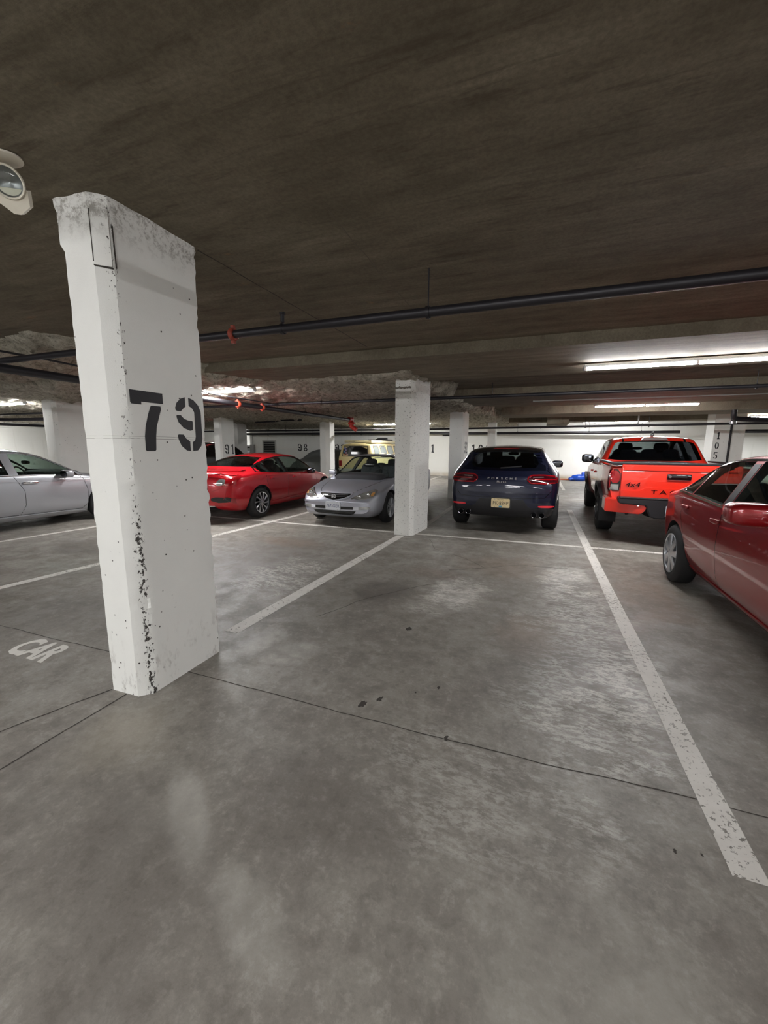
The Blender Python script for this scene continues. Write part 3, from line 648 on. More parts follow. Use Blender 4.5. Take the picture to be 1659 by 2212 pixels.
def ring_pts(q, y, inset=0, zfloor=None):
    zt = q.top(y)-inset; zb = q.bot(y) if zfloor is None else zfloor; w = q.wid(y)-inset
    belt = min(q.belt(y), zt-.03); cr = min(q.crown, (zt-belt)*.6); zr = max(zt-cr, belt+.004); wr = min(q.rail(y)-inset, w*.97)
    hb = max(belt-zb, .02)
    K = [((0, zb), 0), ((w*q.sill, zb), .04), ((w*.965, zb+.22*hb), .10), ((w, zb+.62*hb), .16), ((w*.975, belt), .05), ((wr, zr), .06), ((wr*.55, zt-cr*.22), .2), ((0, zt), 0)]
    P = [Vector(k[0]) for k in K]; out = [P[0]]
    def segp(a, b, n):
        for i in range(1, n+1): out.append(a+(b-a)*i/n)
    last = P[0]
    for i in range(1, len(P)-1):
        a, b, c = P[i-1], P[i], P[i+1]; la = (b-a).length; lc = (c-b).length; r = min(K[i][1], la*.45, lc*.45)
        s0 = b+(a-b)*(r/la if la > 1e-6 else 0); s1 = b+(c-b)*(r/lc if lc > 1e-6 else 0)
        segp(last, s0, 4 if i in (3, 4, 5, 7) else 3)
        for k in range(1, 5):
            t = k/4; out.append(s0*(1-t)**2+b*2*t*(1-t)+s1*t*t)
        last = s1
    segp(last, P[-1], 3)
    return out
def loft(q, inset=0, ya=None, yb=None, zfloor=None, caps=5, step=.055):
    ya = q.y0 if ya is None else ya; yb = q.y1 if yb is None else yb
    Y = []; y = ya
    ends = [ya+d for d in (0, .008, .02, .035, .055, .08, .11, .145)]; endb = [yb-d for d in (.145, .11, .08, .055, .035, .02, .008, 0)]
    y = ends[-1]+step; mid = []
    while y < endb[0]-step*.5: mid.append(y); y += step
    Y = ends+mid+endb; bm = bmesh.new(); rings = []
    def bow(x, y):
        f = 0
        ff = max(0, min(1, (y-(q.y1-1.3))/1.0)); fr = max(0, min(1, ((q.y0+1.0)-y)/.8)); ax = abs(x)/.9
        return -q.bowf*ff*ff*(3-2*ff)*ax**2.4 + q.bowr*fr*fr*(3-2*fr)*ax**2.6
    def mk(P, y): return [bm.verts.new((p.x, y+bow(p.x, y), p.y)) for p in P]+[bm.verts.new((-p.x, y+bow(p.x, y), p.y)) for p in P[-2:0:-1]]
    R0 = [ring_pts(q, y, inset, zfloor) for y in Y]
    for P, y in zip(R0, Y): rings.append(mk(P, y))
    def capr(P, y):
        zc = (P[0].y+P[-1].y)/2; rs = []
        for k in range(1, caps): s = 1-k/caps; rs.append(mk([Vector((p.x*s, zc+(p.y-zc)*s)) for p in P], y))
        return rs, bm.verts.new((0, y, zc))
    def skin(A, B):
        n = len(A)
        for k in range(n): bm.faces.new((A[k], A[(k+1) % n], B[(k+1) % n], B[k]))
    for A, B in zip(rings, rings[1:]): skin(A, B)
    for P, y, R in ((R0[0], Y[0], rings[0]), (R0[-1], Y[-1], rings[-1])):
        rs, c = capr(P, y); seq = [R]+rs
        for A, B in zip(seq, seq[1:]): skin(A, B)
        L_ = seq[-1]
        for k in range(len(L_)): bm.faces.new((L_[k], L_[(k+1) % len(L_)], c))
    bmesh.ops.recalc_face_normals(bm, faces=bm.faces)
    return bm
DOM = {'R': lambda a, b: (Vector((4, a, b)), Vector((-1, 0, 0))), 'L': lambda a, b: (Vector((-4, a, b)), Vector((1, 0, 0))),
       'F': lambda a, b: (Vector((a, 7, b)), Vector((0, -1, 0))), 'B': lambda a, b: (Vector((a, -7, b)), Vector((0, 1, 0))), 'T': lambda a, b: (Vector((a, b, 5)), Vector((0, 0, -1)))}
def resample(poly, res, closed=True):
    out = []; n = len(poly)
    for i in range(n if closed else n-1):
        a = Vector(poly[i]); b = Vector(poly[(i+1) % n]); k = max(1, int((b-a).length/res))
        out += [a+(b-a)*j/k for j in range(k)]
    if not closed: out.append(Vector(poly[-1]))
    return out
def smooth_poly(pts, it=2):
    pts = [Vector(p) for p in pts]
    for _ in range(it):
        n = len(pts); q = []
        for i in range(n): a, b = pts[i], pts[(i+1) % n]; q += [a*.75+b*.25, a*.25+b*.75]
        pts = q
    return [tuple(p) for p in pts]
class Car:
    def __init__(s, name, label, cat, spec, body_m, loc, rot, group=None, nseg=None):
        s.root = thing(name, label, cat, loc, rot, group); s.q = spec; s.bm_m = body_m
        s.base = loft(spec); s.bvh = BVHTree.FromBMesh(s.base); s.cut = []
    def hit(s, dom, a, b):
        o, d = DOM[dom](a, b); h = s.bvh.ray_cast(o, d)
        if h[0] is None:
            p = o+d*(o.length*.75); h = s.bvh.find_nearest(p if dom not in 'FB' else Vector((o.x, (s.q.y1 if dom == 'F' else s.q.y0), o.z)))
        n = h[1]
        if n.dot(d) > 0: n = -n
        return h[0], n
    def patch(s, name, dom, poly, m, off=.004, th=.006, parent=None, res=.05, smooth=0, straight=False):
        if smooth: poly = smooth_poly(poly, smooth)
        bd = resample(poly, res); n = len(bd); xs = [p.x for p in bd]; ys = [p.y for p in bd]
        vs = list(bd); gx = min(xs)+res*.5
        def inside(x, y):
            c = False; j = n-1
            for i in range(n):
                if (bd[i].y > y) != (bd[j].y > y) and x < (bd[j].x-bd[i].x)*(y-bd[i].y)/(bd[j].y-bd[i].y)+bd[i].x: c = not c
                j = i
            return c
        while gx < max(xs):
            gy = min(ys)+res*.5
            while gy < max(ys):
                if inside(gx, gy) and min((bd[i]-Vector((gx, gy))).length for i in range(n)) > res*.35: vs.append(Vector((gx, gy)))
                gy += res
            gx += res
        V, E_, F_, *_ = delaunay_2d_cdt(vs, [], [list(range(n))], 1, 1e-5)
        bm = bmesh.new(); top = []; bot = []
        fixn = DOM[dom](0, 0)[1]
        for v in V:
            p, nn = s.hit(dom, v.x, v.y)
            if straight: nn = -fixn
            top.append(bm.verts.new(p+nn*off)); bot.append(bm.verts.new(p+nn*(off-th)))
        ec = {}
        for f in F_:
            try: bm.faces.new([top[i] for i in f]); bm.faces.new([bot[i] for i in reversed(f)])
            except ValueError: continue
            for a, b in zip(f, f[1:]+f[:1]): ec[frozenset((a, b))] = ec.get(frozenset((a, b)), [])+[(a, b)]
        for k, l in ec.items():
            if len(l) == 1:
                a, b = l[0]
                try: bm.faces.new((top[b], top[a], bot[a], bot[b]))
                except ValueError: pass
        bmesh.ops.recalc_face_normals(bm, faces=bm.faces)
        return mesh_obj(name, bm, m, s.root if parent is None else parent, 40)
    def strip(s, name, dom, pts, w, m, off=.003, th=.005, parent=None, res=.04, closed=False):
        """ribbon following a polyline on the skin"""
        P = resample(pts, res, closed); n = len(P); bm = bmesh.new(); rows = []
        for i, p in enumerate(P):
            a = P[(i-1) % n] if closed or i > 0 else p; b = P[(i+1) % n] if closed or i < n-1 else p
            d = (b-a).normalized(); nn = Vector((-d.y, d.x))*w/2; row = []
            for q in (p+nn, p-nn):
                h, nr = s.hit(dom, q.x, q.y); row += [bm.verts.new(h+nr*off), bm.verts.new(h+nr*(off-th))]
            rows.append(row)
        for i in range(n if closed else n-1):
            A, B = rows[i], rows[(i+1) % n]
            for f in ((A[0], A[2], B[2], B[0]), (A[1], B[1], B[3], A[3]), (A[0], B[0], B[1], A[1]), (A[2], A[3], B[3], B[2])): bm.faces.new(f)
        bmesh.ops.recalc_face_normals(bm, faces=bm.faces)
        return mesh_obj(name, bm, m, s.root if parent is None else parent, 40)
    def cutter(s, bm, m):
        bmesh.ops.recalc_face_normals(bm, faces=bm.faces)
        me = bpy.data.meshes.new('cut'); bm.to_mesh(me); bm.free(); me.materials.append(m)
        o = bpy.data.objects.new('cut', me); COL.objects.link(o); s.cut.append(o)
    def cut_prism(s, dom, poly, d0, d1, m):
        bm = bmesh.new()
        if dom in 'RL':
            sg = 1 if dom == 'R' else -1
            add_prism(bm, poly, Matrix(((0, 0, sg, 0), (1, 0, 0, 0), (0, 1, 0, 0), (0, 0, 0, 1))), d0, d1)
        elif dom == 'T': add_prism(bm, poly, Matrix.Identity(4), d0, d1)
        else:
            sg = 1 if dom == 'F' else -1
            add_prism(bm, poly, Matrix(((1, 0, 0, 0), (0, 0, sg, 0), (0, 1, 0, 0), (0, 0, 0, 1))), d0, d1)
        s.cutter(bm, m)
    def body(s, m=None):
        me = bpy.data.meshes.new('body'); s.base.to_mesh(me); me.materials.append(m or s.bm_m)
        o = bpy.data.objects.new('body', me); COL.objects.link(o)
        def vol(me_):
            b_ = bmesh.new(); b_.from_mesh(me_); v = b_.calc_volume(); n = len(b_.faces); b_.free(); return v, n
        def attempt(cutter, solver, shift):
            base_ = cutter.location.copy(); cutter.location = Vector(shift)
            md = o.modifiers.new('b', 'BOOLEAN'); md.operation = 'DIFFERENCE'; md.object = cutter; md.solver = solver
            if solver == 'EXACT':
                try: md.material_mode = 'TRANSFER'
                except Exception: pass
            bpy.context.view_layer.update(); dg = bpy.context.evaluated_depsgraph_get()
            nm = bpy.data.meshes.new_from_object(o.evaluated_get(dg)); o.modifiers.clear(); return nm
        for ci, cutter in enumerate(s.cut):
            v0, n0 = vol(o.data); done = False
            for solver, sh in (('EXACT', (0, 0, 0)), ('EXACT', (.0007, .0011, .0009)), ('EXACT', (-.0013, .0023, -.0017)), ('FAST', (.0007, .0011, .0009)), ('EXACT', (.0031, -.0043, .0027))):
                nm = attempt(cutter, solver, sh); v1, n1 = vol(nm)
                if v1 < v0*1.001 and v1 > v0*(.25 if ci == 0 else .55) and n1 > n0*.6: done = True; break
            if done: o.data = nm
        for cutter in s.cut: bpy.data.objects.remove(cutter)
        bm = bmesh.new(); bm.from_mesh(o.data); a = math.radians(32)
        for f in bm.faces: f.smooth = True
        for e in bm.edges:
            e.smooth = not (len(e.link_faces) == 2 and (e.calc_face_angle(0) > a or e.link_faces[0].material_index != e.link_faces[1].material_index))
        bm.to_mesh(o.data); bm.free(); o.data.name = 'body'; o.name = 'body'; o.parent = s.root; s.bodyo = o; return o
    def side_poly(s, y0, y1, lo=.02, hi=.05, gap=None, lean0=0, lean1=0, n=26):
        q = s.q; T = []; B = []
        for i in range(n+1):
            y = y0+(y1-y0)*i/n; b = q.belt(y)+lo; zt = q.top(y); t = zt-q.crown-hi
            if t-b > .012: T.append((y, t)); B.append((y, b))
        if not T: return None
        return B+T[::-1]
def wheel(parent, x, y, R, w, spec):
    """spec: dict(n, style, rimR). outer face on the side of sign(x)"""
    sg = 1 if x > 0 else -1; rr = spec.get('rim', R*.66)
    bm = bmesh.new()
    add_lathe(bm, [(-w/2+.01, rr*.98), (-w/2, rr+.02), (-w/2+.004, R-.05), (-w/2+.022, R-.014), (-w/2+.045, R), (w/2-.045, R), (w/2-.022, R-.014), (w/2-.004, R-.05), (w/2, rr+.02), (w/2-.01, rr*.98), (w/2-.05, rr*.97), (-w/2+.05, rr*.97), (-w/2+.01, rr*.98)], 'X', 56, (x, y, R))
    bmesh.ops.remove_doubles(bm, verts=bm.verts, dist=1e-5)
    # tread grooves
    t = mesh_obj('tyre', bm, RUBBER, parent, 35)
    bm = bmesh.new(); f = x+sg*(w/2-.012)
    add_lathe(bm, [(sg*(w/2-.008)+x, rr*.99), (sg*(w/2+.002)+x, rr*.985), (sg*(w/2-.004)+x, rr*.93), (sg*(w/2-.05)+x, rr*.90), (sg*(-w/2+.03)+x, rr*.90)], 'X', 48, (0, y, R))
    n = spec.get('n', 5); st = spec.get('style', 'plain'); bw = spec.get('bw', .05)
    for k in range(n):
        a = 2*PI*k/n+spec.get('a0', .3)
        def pt(r, t_, dx): return Vector((f+sg*dx, y+r*math.cos(a+t_), R+r*math.sin(a+t_)))
        prof = spec.get('prof', [(.05, .0, bw, 0.002), (rr*.5, .0, bw*.8, .0), (rr*.94, .0, bw*1.1, -.002)])
        rows = []
        for r, tw, hw, dx in prof:
            c = pt(r, tw, dx); tang = Vector((0, -math.sin(a+tw), math.cos(a+tw)))*hw/2
            rows.append([bm.verts.new(c+tang+Vector((sg*-.004, 0, 0))), bm.verts.new(c+tang*.7+Vector((sg*.006, 0, 0))), bm.verts.new(c-tang*.7+Vector((sg*.006, 0, 0))), bm.verts.new(c-tang+Vector((sg*-.004, 0, 0))), bm.verts.new(c-tang+Vector((-sg*.03, 0, 0))), bm.verts.new(c+tang+Vector((-sg*.03, 0, 0)))])
        for A, B in zip(rows, rows[1:]):
            for i in range(6): bm.faces.new((A[i], A[(i+1) % 6], B[(i+1) % 6], B[i]))
        bm.faces.new(rows[0]); bm.faces.new(rows[-1][::-1])
    add_lathe(bm, [(f+sg*-.03, rr*.26), (f+sg*.004, rr*.24), (f+sg*.010, rr*.16), (f+sg*.010, .0005)], 'X', 24, (0, y, R))
    bmesh.ops.recalc_face_normals(bm, faces=bm.faces)
    mesh_obj('rim', bm, spec.get('m', RIMM), t, 35)
    bm = bmesh.new(); add_lathe(bm, [(x-sg*(w/2-.06), .001), (x-sg*(w/2-.06), rr*.92)], 'X', 32, (0, y, R))
    add_lathe(bm, [(f-sg*.07, .001), (f-sg*.07, rr*.62), (f-sg*.09, rr*.62), (f-sg*.09, .001)], 'X', 32, (0, y, R)); mesh_obj('brake_disc', bm, WELL, t, 35)
    return t
def wells(c, ws, R, w, pad=.045):
    for y in ws:
        for sg in (1, -1):
            W_ = c.q.wid(y); bm = bmesh.new(); add_cyl(bm, (sg*(W_-w-.09), y, R), (sg*(W_+.2), y, R), R+pad, 40); c.cutter(bm, WELL)
def interior(c, yf, yr, z0, w, hr=.62, seat_h=.5, wheel_side=-1, rear=True):
    """front seats at yf, rear bench at yr; z0 seat cushion height"""
    r = c.root
    box_obj('cabin_floor', (0, (yf+yr)/2, z0-.16), (w*1.7, abs(yf-yr)+1.5, .03), DARKIN, r)
    bm = bmesh.new(); blob(bm, (0, yf+.85, z0+.30), (w*.9, .30, .16), .5); mesh_obj('dashboard', bm, DARKIN, r, 50)
    def seat(x, y, ww, name, heads):
        bm = bmesh.new(); blob(bm, (x, y+.02, z0), (ww/2, .27, .10), .45); blob(bm, (x, y-.30, z0+.30), (ww/2, .08, .32), .5, rot=Matrix.Rotation(.22, 3, 'X'))
        s_ = mesh_obj(name, bm, SEAT, r, 60)
        for hx in heads:
            bm = bmesh.new(); blob(bm, (hx, y-.385, z0+hr+.08), (.135, .055, .10), .6); add_cyl(bm, (hx-.04, y-.38, z0+hr-.05), (hx-.04, y-.38, z0+hr+.02), .007, 8); add_cyl(bm, (hx+.04, y-.38, z0+hr-.05), (hx+.04, y-.38, z0+hr+.02), .007, 8)
            mesh_obj('headrest', bm, SEAT, s_, 60)
    seat(w*.45, yf, .5, 'front_seat', [w*.45]); seat(-w*.45, yf, .5, 'front_seat', [-w*.45])
    if rear: z0 -= .07; hr -= .06; seat(0, yr, w*1.65, 'rear_seat', [-w*.5, 0, w*.5]); z0 += .07; hr += .06
    bm = bmesh.new(); cc = Vector((wheel_side*w*.45, yf+.48, z0+.36)); n_ = 30
    R_ = Matrix.Rotation(.4, 3, 'X')
    for i in range(n_):
        a0, a1 = 2*PI*i/n_, 2*PI*(i+1)/n_; add_cyl(bm, cc+R_ @ Vector((.18*math.cos(a0), 0, .18*math.sin(a0))), cc+R_ @ Vector((.18*math.cos(a1), 0, .18*math.sin(a1))), .014, 8)
    blob(bm, cc, (.06, .03, .05), .8); add_cyl(bm, cc+Vector((-.17, 0, 0)), cc+Vector((.17, 0, 0)), .012, 8); mesh_obj('steering_wheel', bm, DARKIN, r, 60)
    blob_obj('rear_view_mirror', (0, yf+.42, z0+hr+.06), (.12, .025, .035), GLOSSB, r)
def mirror(c, sg, y, z, m, x=None, r=(.12, .075, .08), dark=None):
    h, n = c.hit('R' if sg > 0 else 'L', y-.02, z-.02); x0 = abs(h.x)
    bm = bmesh.new(); cx = sg*(x0+r[0]+.015); blob(bm, (cx, y, z+.01), r, .55)
    o = mesh_obj('side_mirror', bm, m, c.root, 60)
    bm = bmesh.new(); add_tube(bm, [(sg*(x0-.06), y+.03, z-.05), (cx-sg*r[0]*.5, y+.01, z-.045)], .022, 10); mesh_obj('mirror_arm', bm, PLAST, o)
    blob_obj('mirror_glass', (cx, y-r[1]*.93, z+.01), (r[0]*.82, .008, r[2]*.78), MIRG, o)
def handle(c, dom, y, z, m, w=.11):
    h, n = c.hit(dom, y, z); bm = bmesh.new(); blob(bm, h+n*.014, (.017, w, .021), .5); mesh_obj('door_handle', bm, m, c.root, 60)
def plate(c, dom, x, z, txt, m, ink, w=.305, h=.155, size=.085, extra=None, yoff=.012):
    p, n = c.hit(dom, x, z); sgn = 1 if dom == 'F' else -1
    M4 = frame(p+Vector((0, sgn*yoff, 0)), (-sgn, 0, 0), (0, 0, 1))
    bm = bmesh.new(); a, b = w/2, h/2; k = .012
    add_prism(bm, [(-a+k, -b), (a-k, -b), (a, -b+k), (a, b-k), (a-k, b), (-a+k, b), (-a, b-k), (-a, -b+k)], M4, -.03, .003)
    o = mesh_obj('licence_plate', bm, m, c.root, 0)
    text_obj('plate_lettering', txt, size, ink, o, M4 @ Matrix.Translation((0, -.004, .0035)), .0008, .86)
    bm = bmesh.new()
    for x_ in (-a*.62, a*.62):
        for y_ in (b*.82, -b*.82): add_cyl(bm, M4 @ Vector((x_, y_, .002)), M4 @ Vector((x_, y_, .006)), .006, 8)
    mesh_obj('plate_screws', bm, STEEL, o)
    return o, M4
def glaze(c, dom, poly, m, name, inner=.25, outer=2.0, res=.07):
    c.cut_prism(dom, poly, inner, outer, DARKIN); c.pending = getattr(c, 'pending', []); c.pending.append((name, dom, poly, m, res))
def finish_glass(c, off=-.004):
    for name, dom, poly, m, res in c.pending: c.patch(name, dom, poly, m, off, .004, res=res)
def cavity(c, ya, yb, zf=.42, inset=.055):
    c.cutter(loft(c.q, inset, ya, yb, zf, 3, .09), DARKIN)
def mirror_y(poly): return [(-a, b) for a, b in poly]

# ---------------------------------------------------------------- dark blue suv (rear towards us)
NAVY = paint('navy_paint', lin(15, 21, 46), .35, .4)
q = mkspec(top=[(-2.33, .74), (-2.31, .92), (-2.27, 1.00), (-2.18, 1.06), (-2.10, 1.12), (-1.93, 1.30), (-1.72, 1.445), (-1.62, 1.475), (-1.0, 1.515), (-.3, 1.53), (.3, 1.49), (.75, 1.34), (1.2, 1.09), (1.35, 1.04), (1.9, .95), (2.2, .8), (2.33, .6)],
           bot=[(-2.33, .55), (-2.30, .40), (-2.2, .30), (-1.9, .26), (1.9, .24), (2.2, .26), (2.33, .40)],
           wid=[(-2.33, .80), (-2.27, .86), (-2.1, .915), (-1.5, .955), (0, .95), (1.5, .955), (2.0, .88), (2.33, .70)],
           belt=[(-2.33, .85), (-2.15, .98), (-1.5, 1.05), (0, 1.03), (1.2, .98), (2.0, .85), (2.33, .6)],
           rail=[(-2.33, .72), (-2.12, .74), (-1.7, .64), (-1, .645), (0, .66), (.8, .66), (1.25, .78), (1.8, .74), (2.33, .5)], crown=.05, bowf=.2, bowr=.14)
c = Car('suv', 'dark navy blue suv parked tail-out in the middle bay, cream licence plate', 'car', q, NAVY, (-.565, 9.45, 0), 0)
WR = .365
cavity(c, -1.98, 1.0, .55); wells(c, (-1.40, 1.40), WR, .27, .04)
sp = c.side_poly(-1.35, .98, .03, .045)
glaze(c, 'R', sp, GLASSD, 'side_window', .2, 1.6); glaze(c, 'L', sp, GLASSD, 'side_window', .2, 1.6)
rear = smooth_poly([(-.80, 1.10), (-.78, 1.17), (-.635, 1.42), (-.56, 1.455), (0, 1.475), (.56, 1.455), (.635, 1.42), (.78, 1.17), (.80, 1.10), (.5, 1.095), (0, 1.085), (-.5, 1.095)], 1)
rearg = smooth_poly([(-.60, 1.145), (-.50, 1.40), (-.3, 1.425), (.3, 1.425), (.50, 1.40), (.60, 1.145), (.3, 1.135), (-.3, 1.135)], 1)
c.cut_prism('B', rearg, 1.2, 3, DARKIN); c.pending.append(('rear_window', 'B', rear, GLASSD, .06))
glaze(c, 'F', [(-.68, 1.13), (-.58, 1.44), (.58, 1.44), (.68, 1.13)], GLASSM, 'windscreen', .3, 1.8)
c.body(); finish_glass(c, .001)
interior(c, .30, -.70, .70, .72, .58, rear=True)
for sg in (1, -1):
    for y in (-1.40, 1.40): wheel(c.root, sg*.815, y, WR, .27, dict(n=5, bw=.06, rim=.25, m=simple('dark_alloy', lin(90, 92, 96), .35, .8)))
    mirror(c, sg, .85, 1.10, NAVY)
c.patch('roof_spoiler', 'T', [(-.60, -1.74), (-.57, -1.50), (.57, -1.50), (.60, -1.74), (.3, -1.78), (-.3, -1.78)], GLOSSB, .014, .02, smooth=1)  # gloss black puts the ceiling's reflection on the roof into its colour
c.patch('brake_light', 'B', [(-.22, 1.448), (.22, 1.448), (.22, 1.462), (-.22, 1.462)], LAMPR, .016, .02)
c.patch('roof_panel', 'T', [(-.57, -1.5), (-.58, .35), (.58, .35), (.57, -1.5)], GLOSSB, .002, .004, smooth=1, res=.12)
# tail lamps: dark lens with a red outline
for sg in (1, -1):
    LP = [(sg*.41, .925), (sg*.395, .965), (sg*.45, 1.02), (sg*.66, 1.025), (sg*.82, .995), (sg*.89, .95), (sg*.87, .90), (sg*.68, .885), (sg*.48, .885)]
    l = c.patch('tail_lamp', 'B', LP, simple('smoked_red_lens', lin(62, 10, 20), .1, .1, 1), .010, .02, smooth=2, res=.04)
    c.strip('red_outline', 'B', [(sg*.84, 1.0), (sg*.66, 1.02), (sg*.48, 1.015), (sg*.42, .985), (sg*.415, .94), (sg*.47, .897), (sg*.68, .892), (sg*.84, .90)], .016, LAMPR, .016, .008, l, .03)
    c.strip('lamp_bar', 'B', [(sg*.52, .955), (sg*.86, .95)], .012, LAMPR, .016, .006, l, .03)
    c.strip('lamp_bar', 'B', [(sg*.50, .985), (sg*.66, .987)], .010, LAMPC, .016, .006, l, .03)
    c.patch('tail_lamp_side', 'R' if sg > 0 else 'L', [(-2.17, .90), (-2.17, 1.0), (-1.98, .985), (-1.90, .95), (-2.0, .90)], LAMPR, .006, .012, smooth=2)
    c.patch('reflector', 'B', [(sg*.60, .495), (sg*.60, .525), (sg*.80, .525), (sg*.87, .505), (sg*.80, .492)], LAMPRB, .014, .012, smooth=1)
    for k in (0, 1):
        x_ = sg*(.545+.125*k); bm = bmesh.new(); add_lathe(bm, [(-2.20, .046), (-2.37, .048), (-2.375, .044), (-2.37, .039), (-2.22, .038), (-2.22, .0005)], 'Y', 28, (x_, .04, .37)); mesh_obj('exhaust_tip', bm, simple('dark_chrome', lin(120, 120, 124), .25, 1), c.root, 35)
c.patch('lower_bumper', 'B', [(-.84, .33), (-.84, .47), (-.50, .475), (-.44, .50), (-.36, .62), (.36, .62), (.44, .50), (.50, .475), (.84, .47), (.84, .33), (.5, .31), (-.5, .31)], PLAST, .010, .02, res=.06)
c.strip('tailgate_seam', 'B', [(-.72, 1.10), (-.80, 1.02), (-.82, .80), (-.70, .66), (-.45, .64), (.45, .64), (.70, .66), (.82, .80), (.80, 1.02), (.72, 1.10)], .008, GLOSSB, .002, .004)
c.strip('bumper_crease', 'B', [(-.80, .735), (-.4, .72), (.4, .72), (.80, .735)], .012, NAVY, .010, .014)
M4 = frame(c.hit('B', 0, .925)[0]+Vector((0, -.03, 0)), (1, 0, 0), (0, 0, 1))
def lettering(c, txt, x, z, size, m, dom='B', sp=1, sx=1, name='badge_lettering', yo=.008, fr=None):
    """each letter follows the curved skin"""
    widths = len(txt)*sp*size; grp = bmesh.new(); root = None; res = []
    for i, ch in enumerate(txt):
        if ch == ' ': continue
        xx = x+(i-(len(txt)-1)/2)*sp*size*(1 if dom == 'B' else -1); p, n = c.hit(dom, xx, z); s_ = -1 if dom == 'B' else 1
        t_ = text_obj('t', ch, size, m, None, frame(p+Vector((0, s_*yo, 0)), (-s_, 0, 0), (0, 0, 1)), .003, sx); res.append(t_)
    bm = bmesh.new()
    for t_ in res: bm.from_mesh(t_.data); bpy.data.objects.remove(t_)
    return mesh_obj(name, bm, m, c.root, 0)
lettering(c, 'PORSCHE', 0, .965, .048, CHROME, sp=1.55, sx=1.35, yo=.010)
lettering(c, 'Macan', .0, .91, .05, CHROME, sp=.62, sx=1)
o_, M4 = plate(c, 'B', 0, .55, 'PK\u00b7834P', PLATEO, INKD, size=.088, yoff=.03)
text_obj('plate_text', 'Beautiful', .03, INKD, o_, M4 @ Matrix.Translation((0, .060, .0035)), .0006, 1); box_obj('plate_sticker', M4 @ Vector((.0, -.06, .003)), (.05, .004, .026), simple('sticker_blue', lin(70, 140, 170), .4), o_)
bm = bmesh.new(); add_prism(bm, [(-.165, -.088), (.165, -.088), (.165, .098), (-.165, .098)], M4, -.03, -.001); mesh_obj('plate_frame', bm, PLAST, c.root, 0)
c.strip('wiper', 'B', [(-.05, 1.12), (.30, 1.155)], .018, PLAST, .022, .012)

# ---------------------------------------------------------------- orange-red pickup truck (rear towards us)
TORG = paint('orange_red_paint', lin(232, 44, 22), .12, .4)
q = mkspec(top=[(-2.80, 1.21), (-2.78, 1.245), (-2.70, 1.25), (-1.02, 1.25), (-.99, 1.30), (-.90, 1.52), (-.82, 1.64), (-.72, 1.70), (-.3, 1.735), (.3, 1.73), (.72, 1.66), (1.1, 1.36), (1.35, 1.16), (1.5, 1.13), (2.2, 1.05), (2.42, .92), (2.48, .7)],
           bot=[(-2.80, .64), (-2.7, .60), (-1.9, .52), (-1, .42), (1.9, .42), (2.3, .45), (2.48, .55)],
           wid=[(-2.80, .885), (-2.7, .905), (-1.6, .925), (0, .92), (1.6, .93), (2.1, .90), (2.48, .74)],
           belt=[(-2.80, 1.16), (-2.7, 1.18), (-1.0, 1.17), (1.3, 1.08), (2.1, .98), (2.48, .7)],
           rail=[(-2.80, .87), (-1.05, .88), (-.95, .73), (-.7, .66), (.5, .66), (1.0, .70), (1.4, .80), (2.1, .74), (2.48, .6)], crown=.05, bowf=.2, bowr=.03, sill=.9)
c = Car('pickup_truck', 'bright orange-red pickup truck parked tail-out in the right bay', 'pickup truck', q, TORG, (2.05, 9.95, 0), -.035)
WR = .385
c.cut_prism('T', [(-.80, -2.70), (-.80, -1.12), (.80, -1.12), (.80, -2.70)], .68, 1.4, PLAST)
cavity(c, -.80, 1.15, .62); wells(c, (-1.62, 1.55), WR, .27, .07)
for y0, y1 in ((-.62, .12), (.20, 1.12)):
    sp = c.side_poly(y0, y1, .035, .05)
    glaze(c, 'R', sp, GLASSD, 'side_window', .2, 1.6); glaze(c, 'L', sp, GLASSD, 'side_window', .2, 1.6)
rw = smooth_poly([(-.76, 1.26), (-.74, 1.32), (-.65, 1.57), (-.58, 1.61), (0, 1.635), (.58, 1.61), (.65, 1.57), (.74, 1.32), (.76, 1.26), (0, 1.25)], 1)
glaze(c, 'B', rw, GLASSD, 'rear_window', .3, 1.05); glaze(c, 'F', [(-.70, 1.2), (-.6, 1.62), (.6, 1.62), (.70, 1.2)], GLASSM, 'windscreen', .3, 2)
c.body(); finish_glass(c, -.002)
interior(c, .50, -.15, .86, .72, .56)
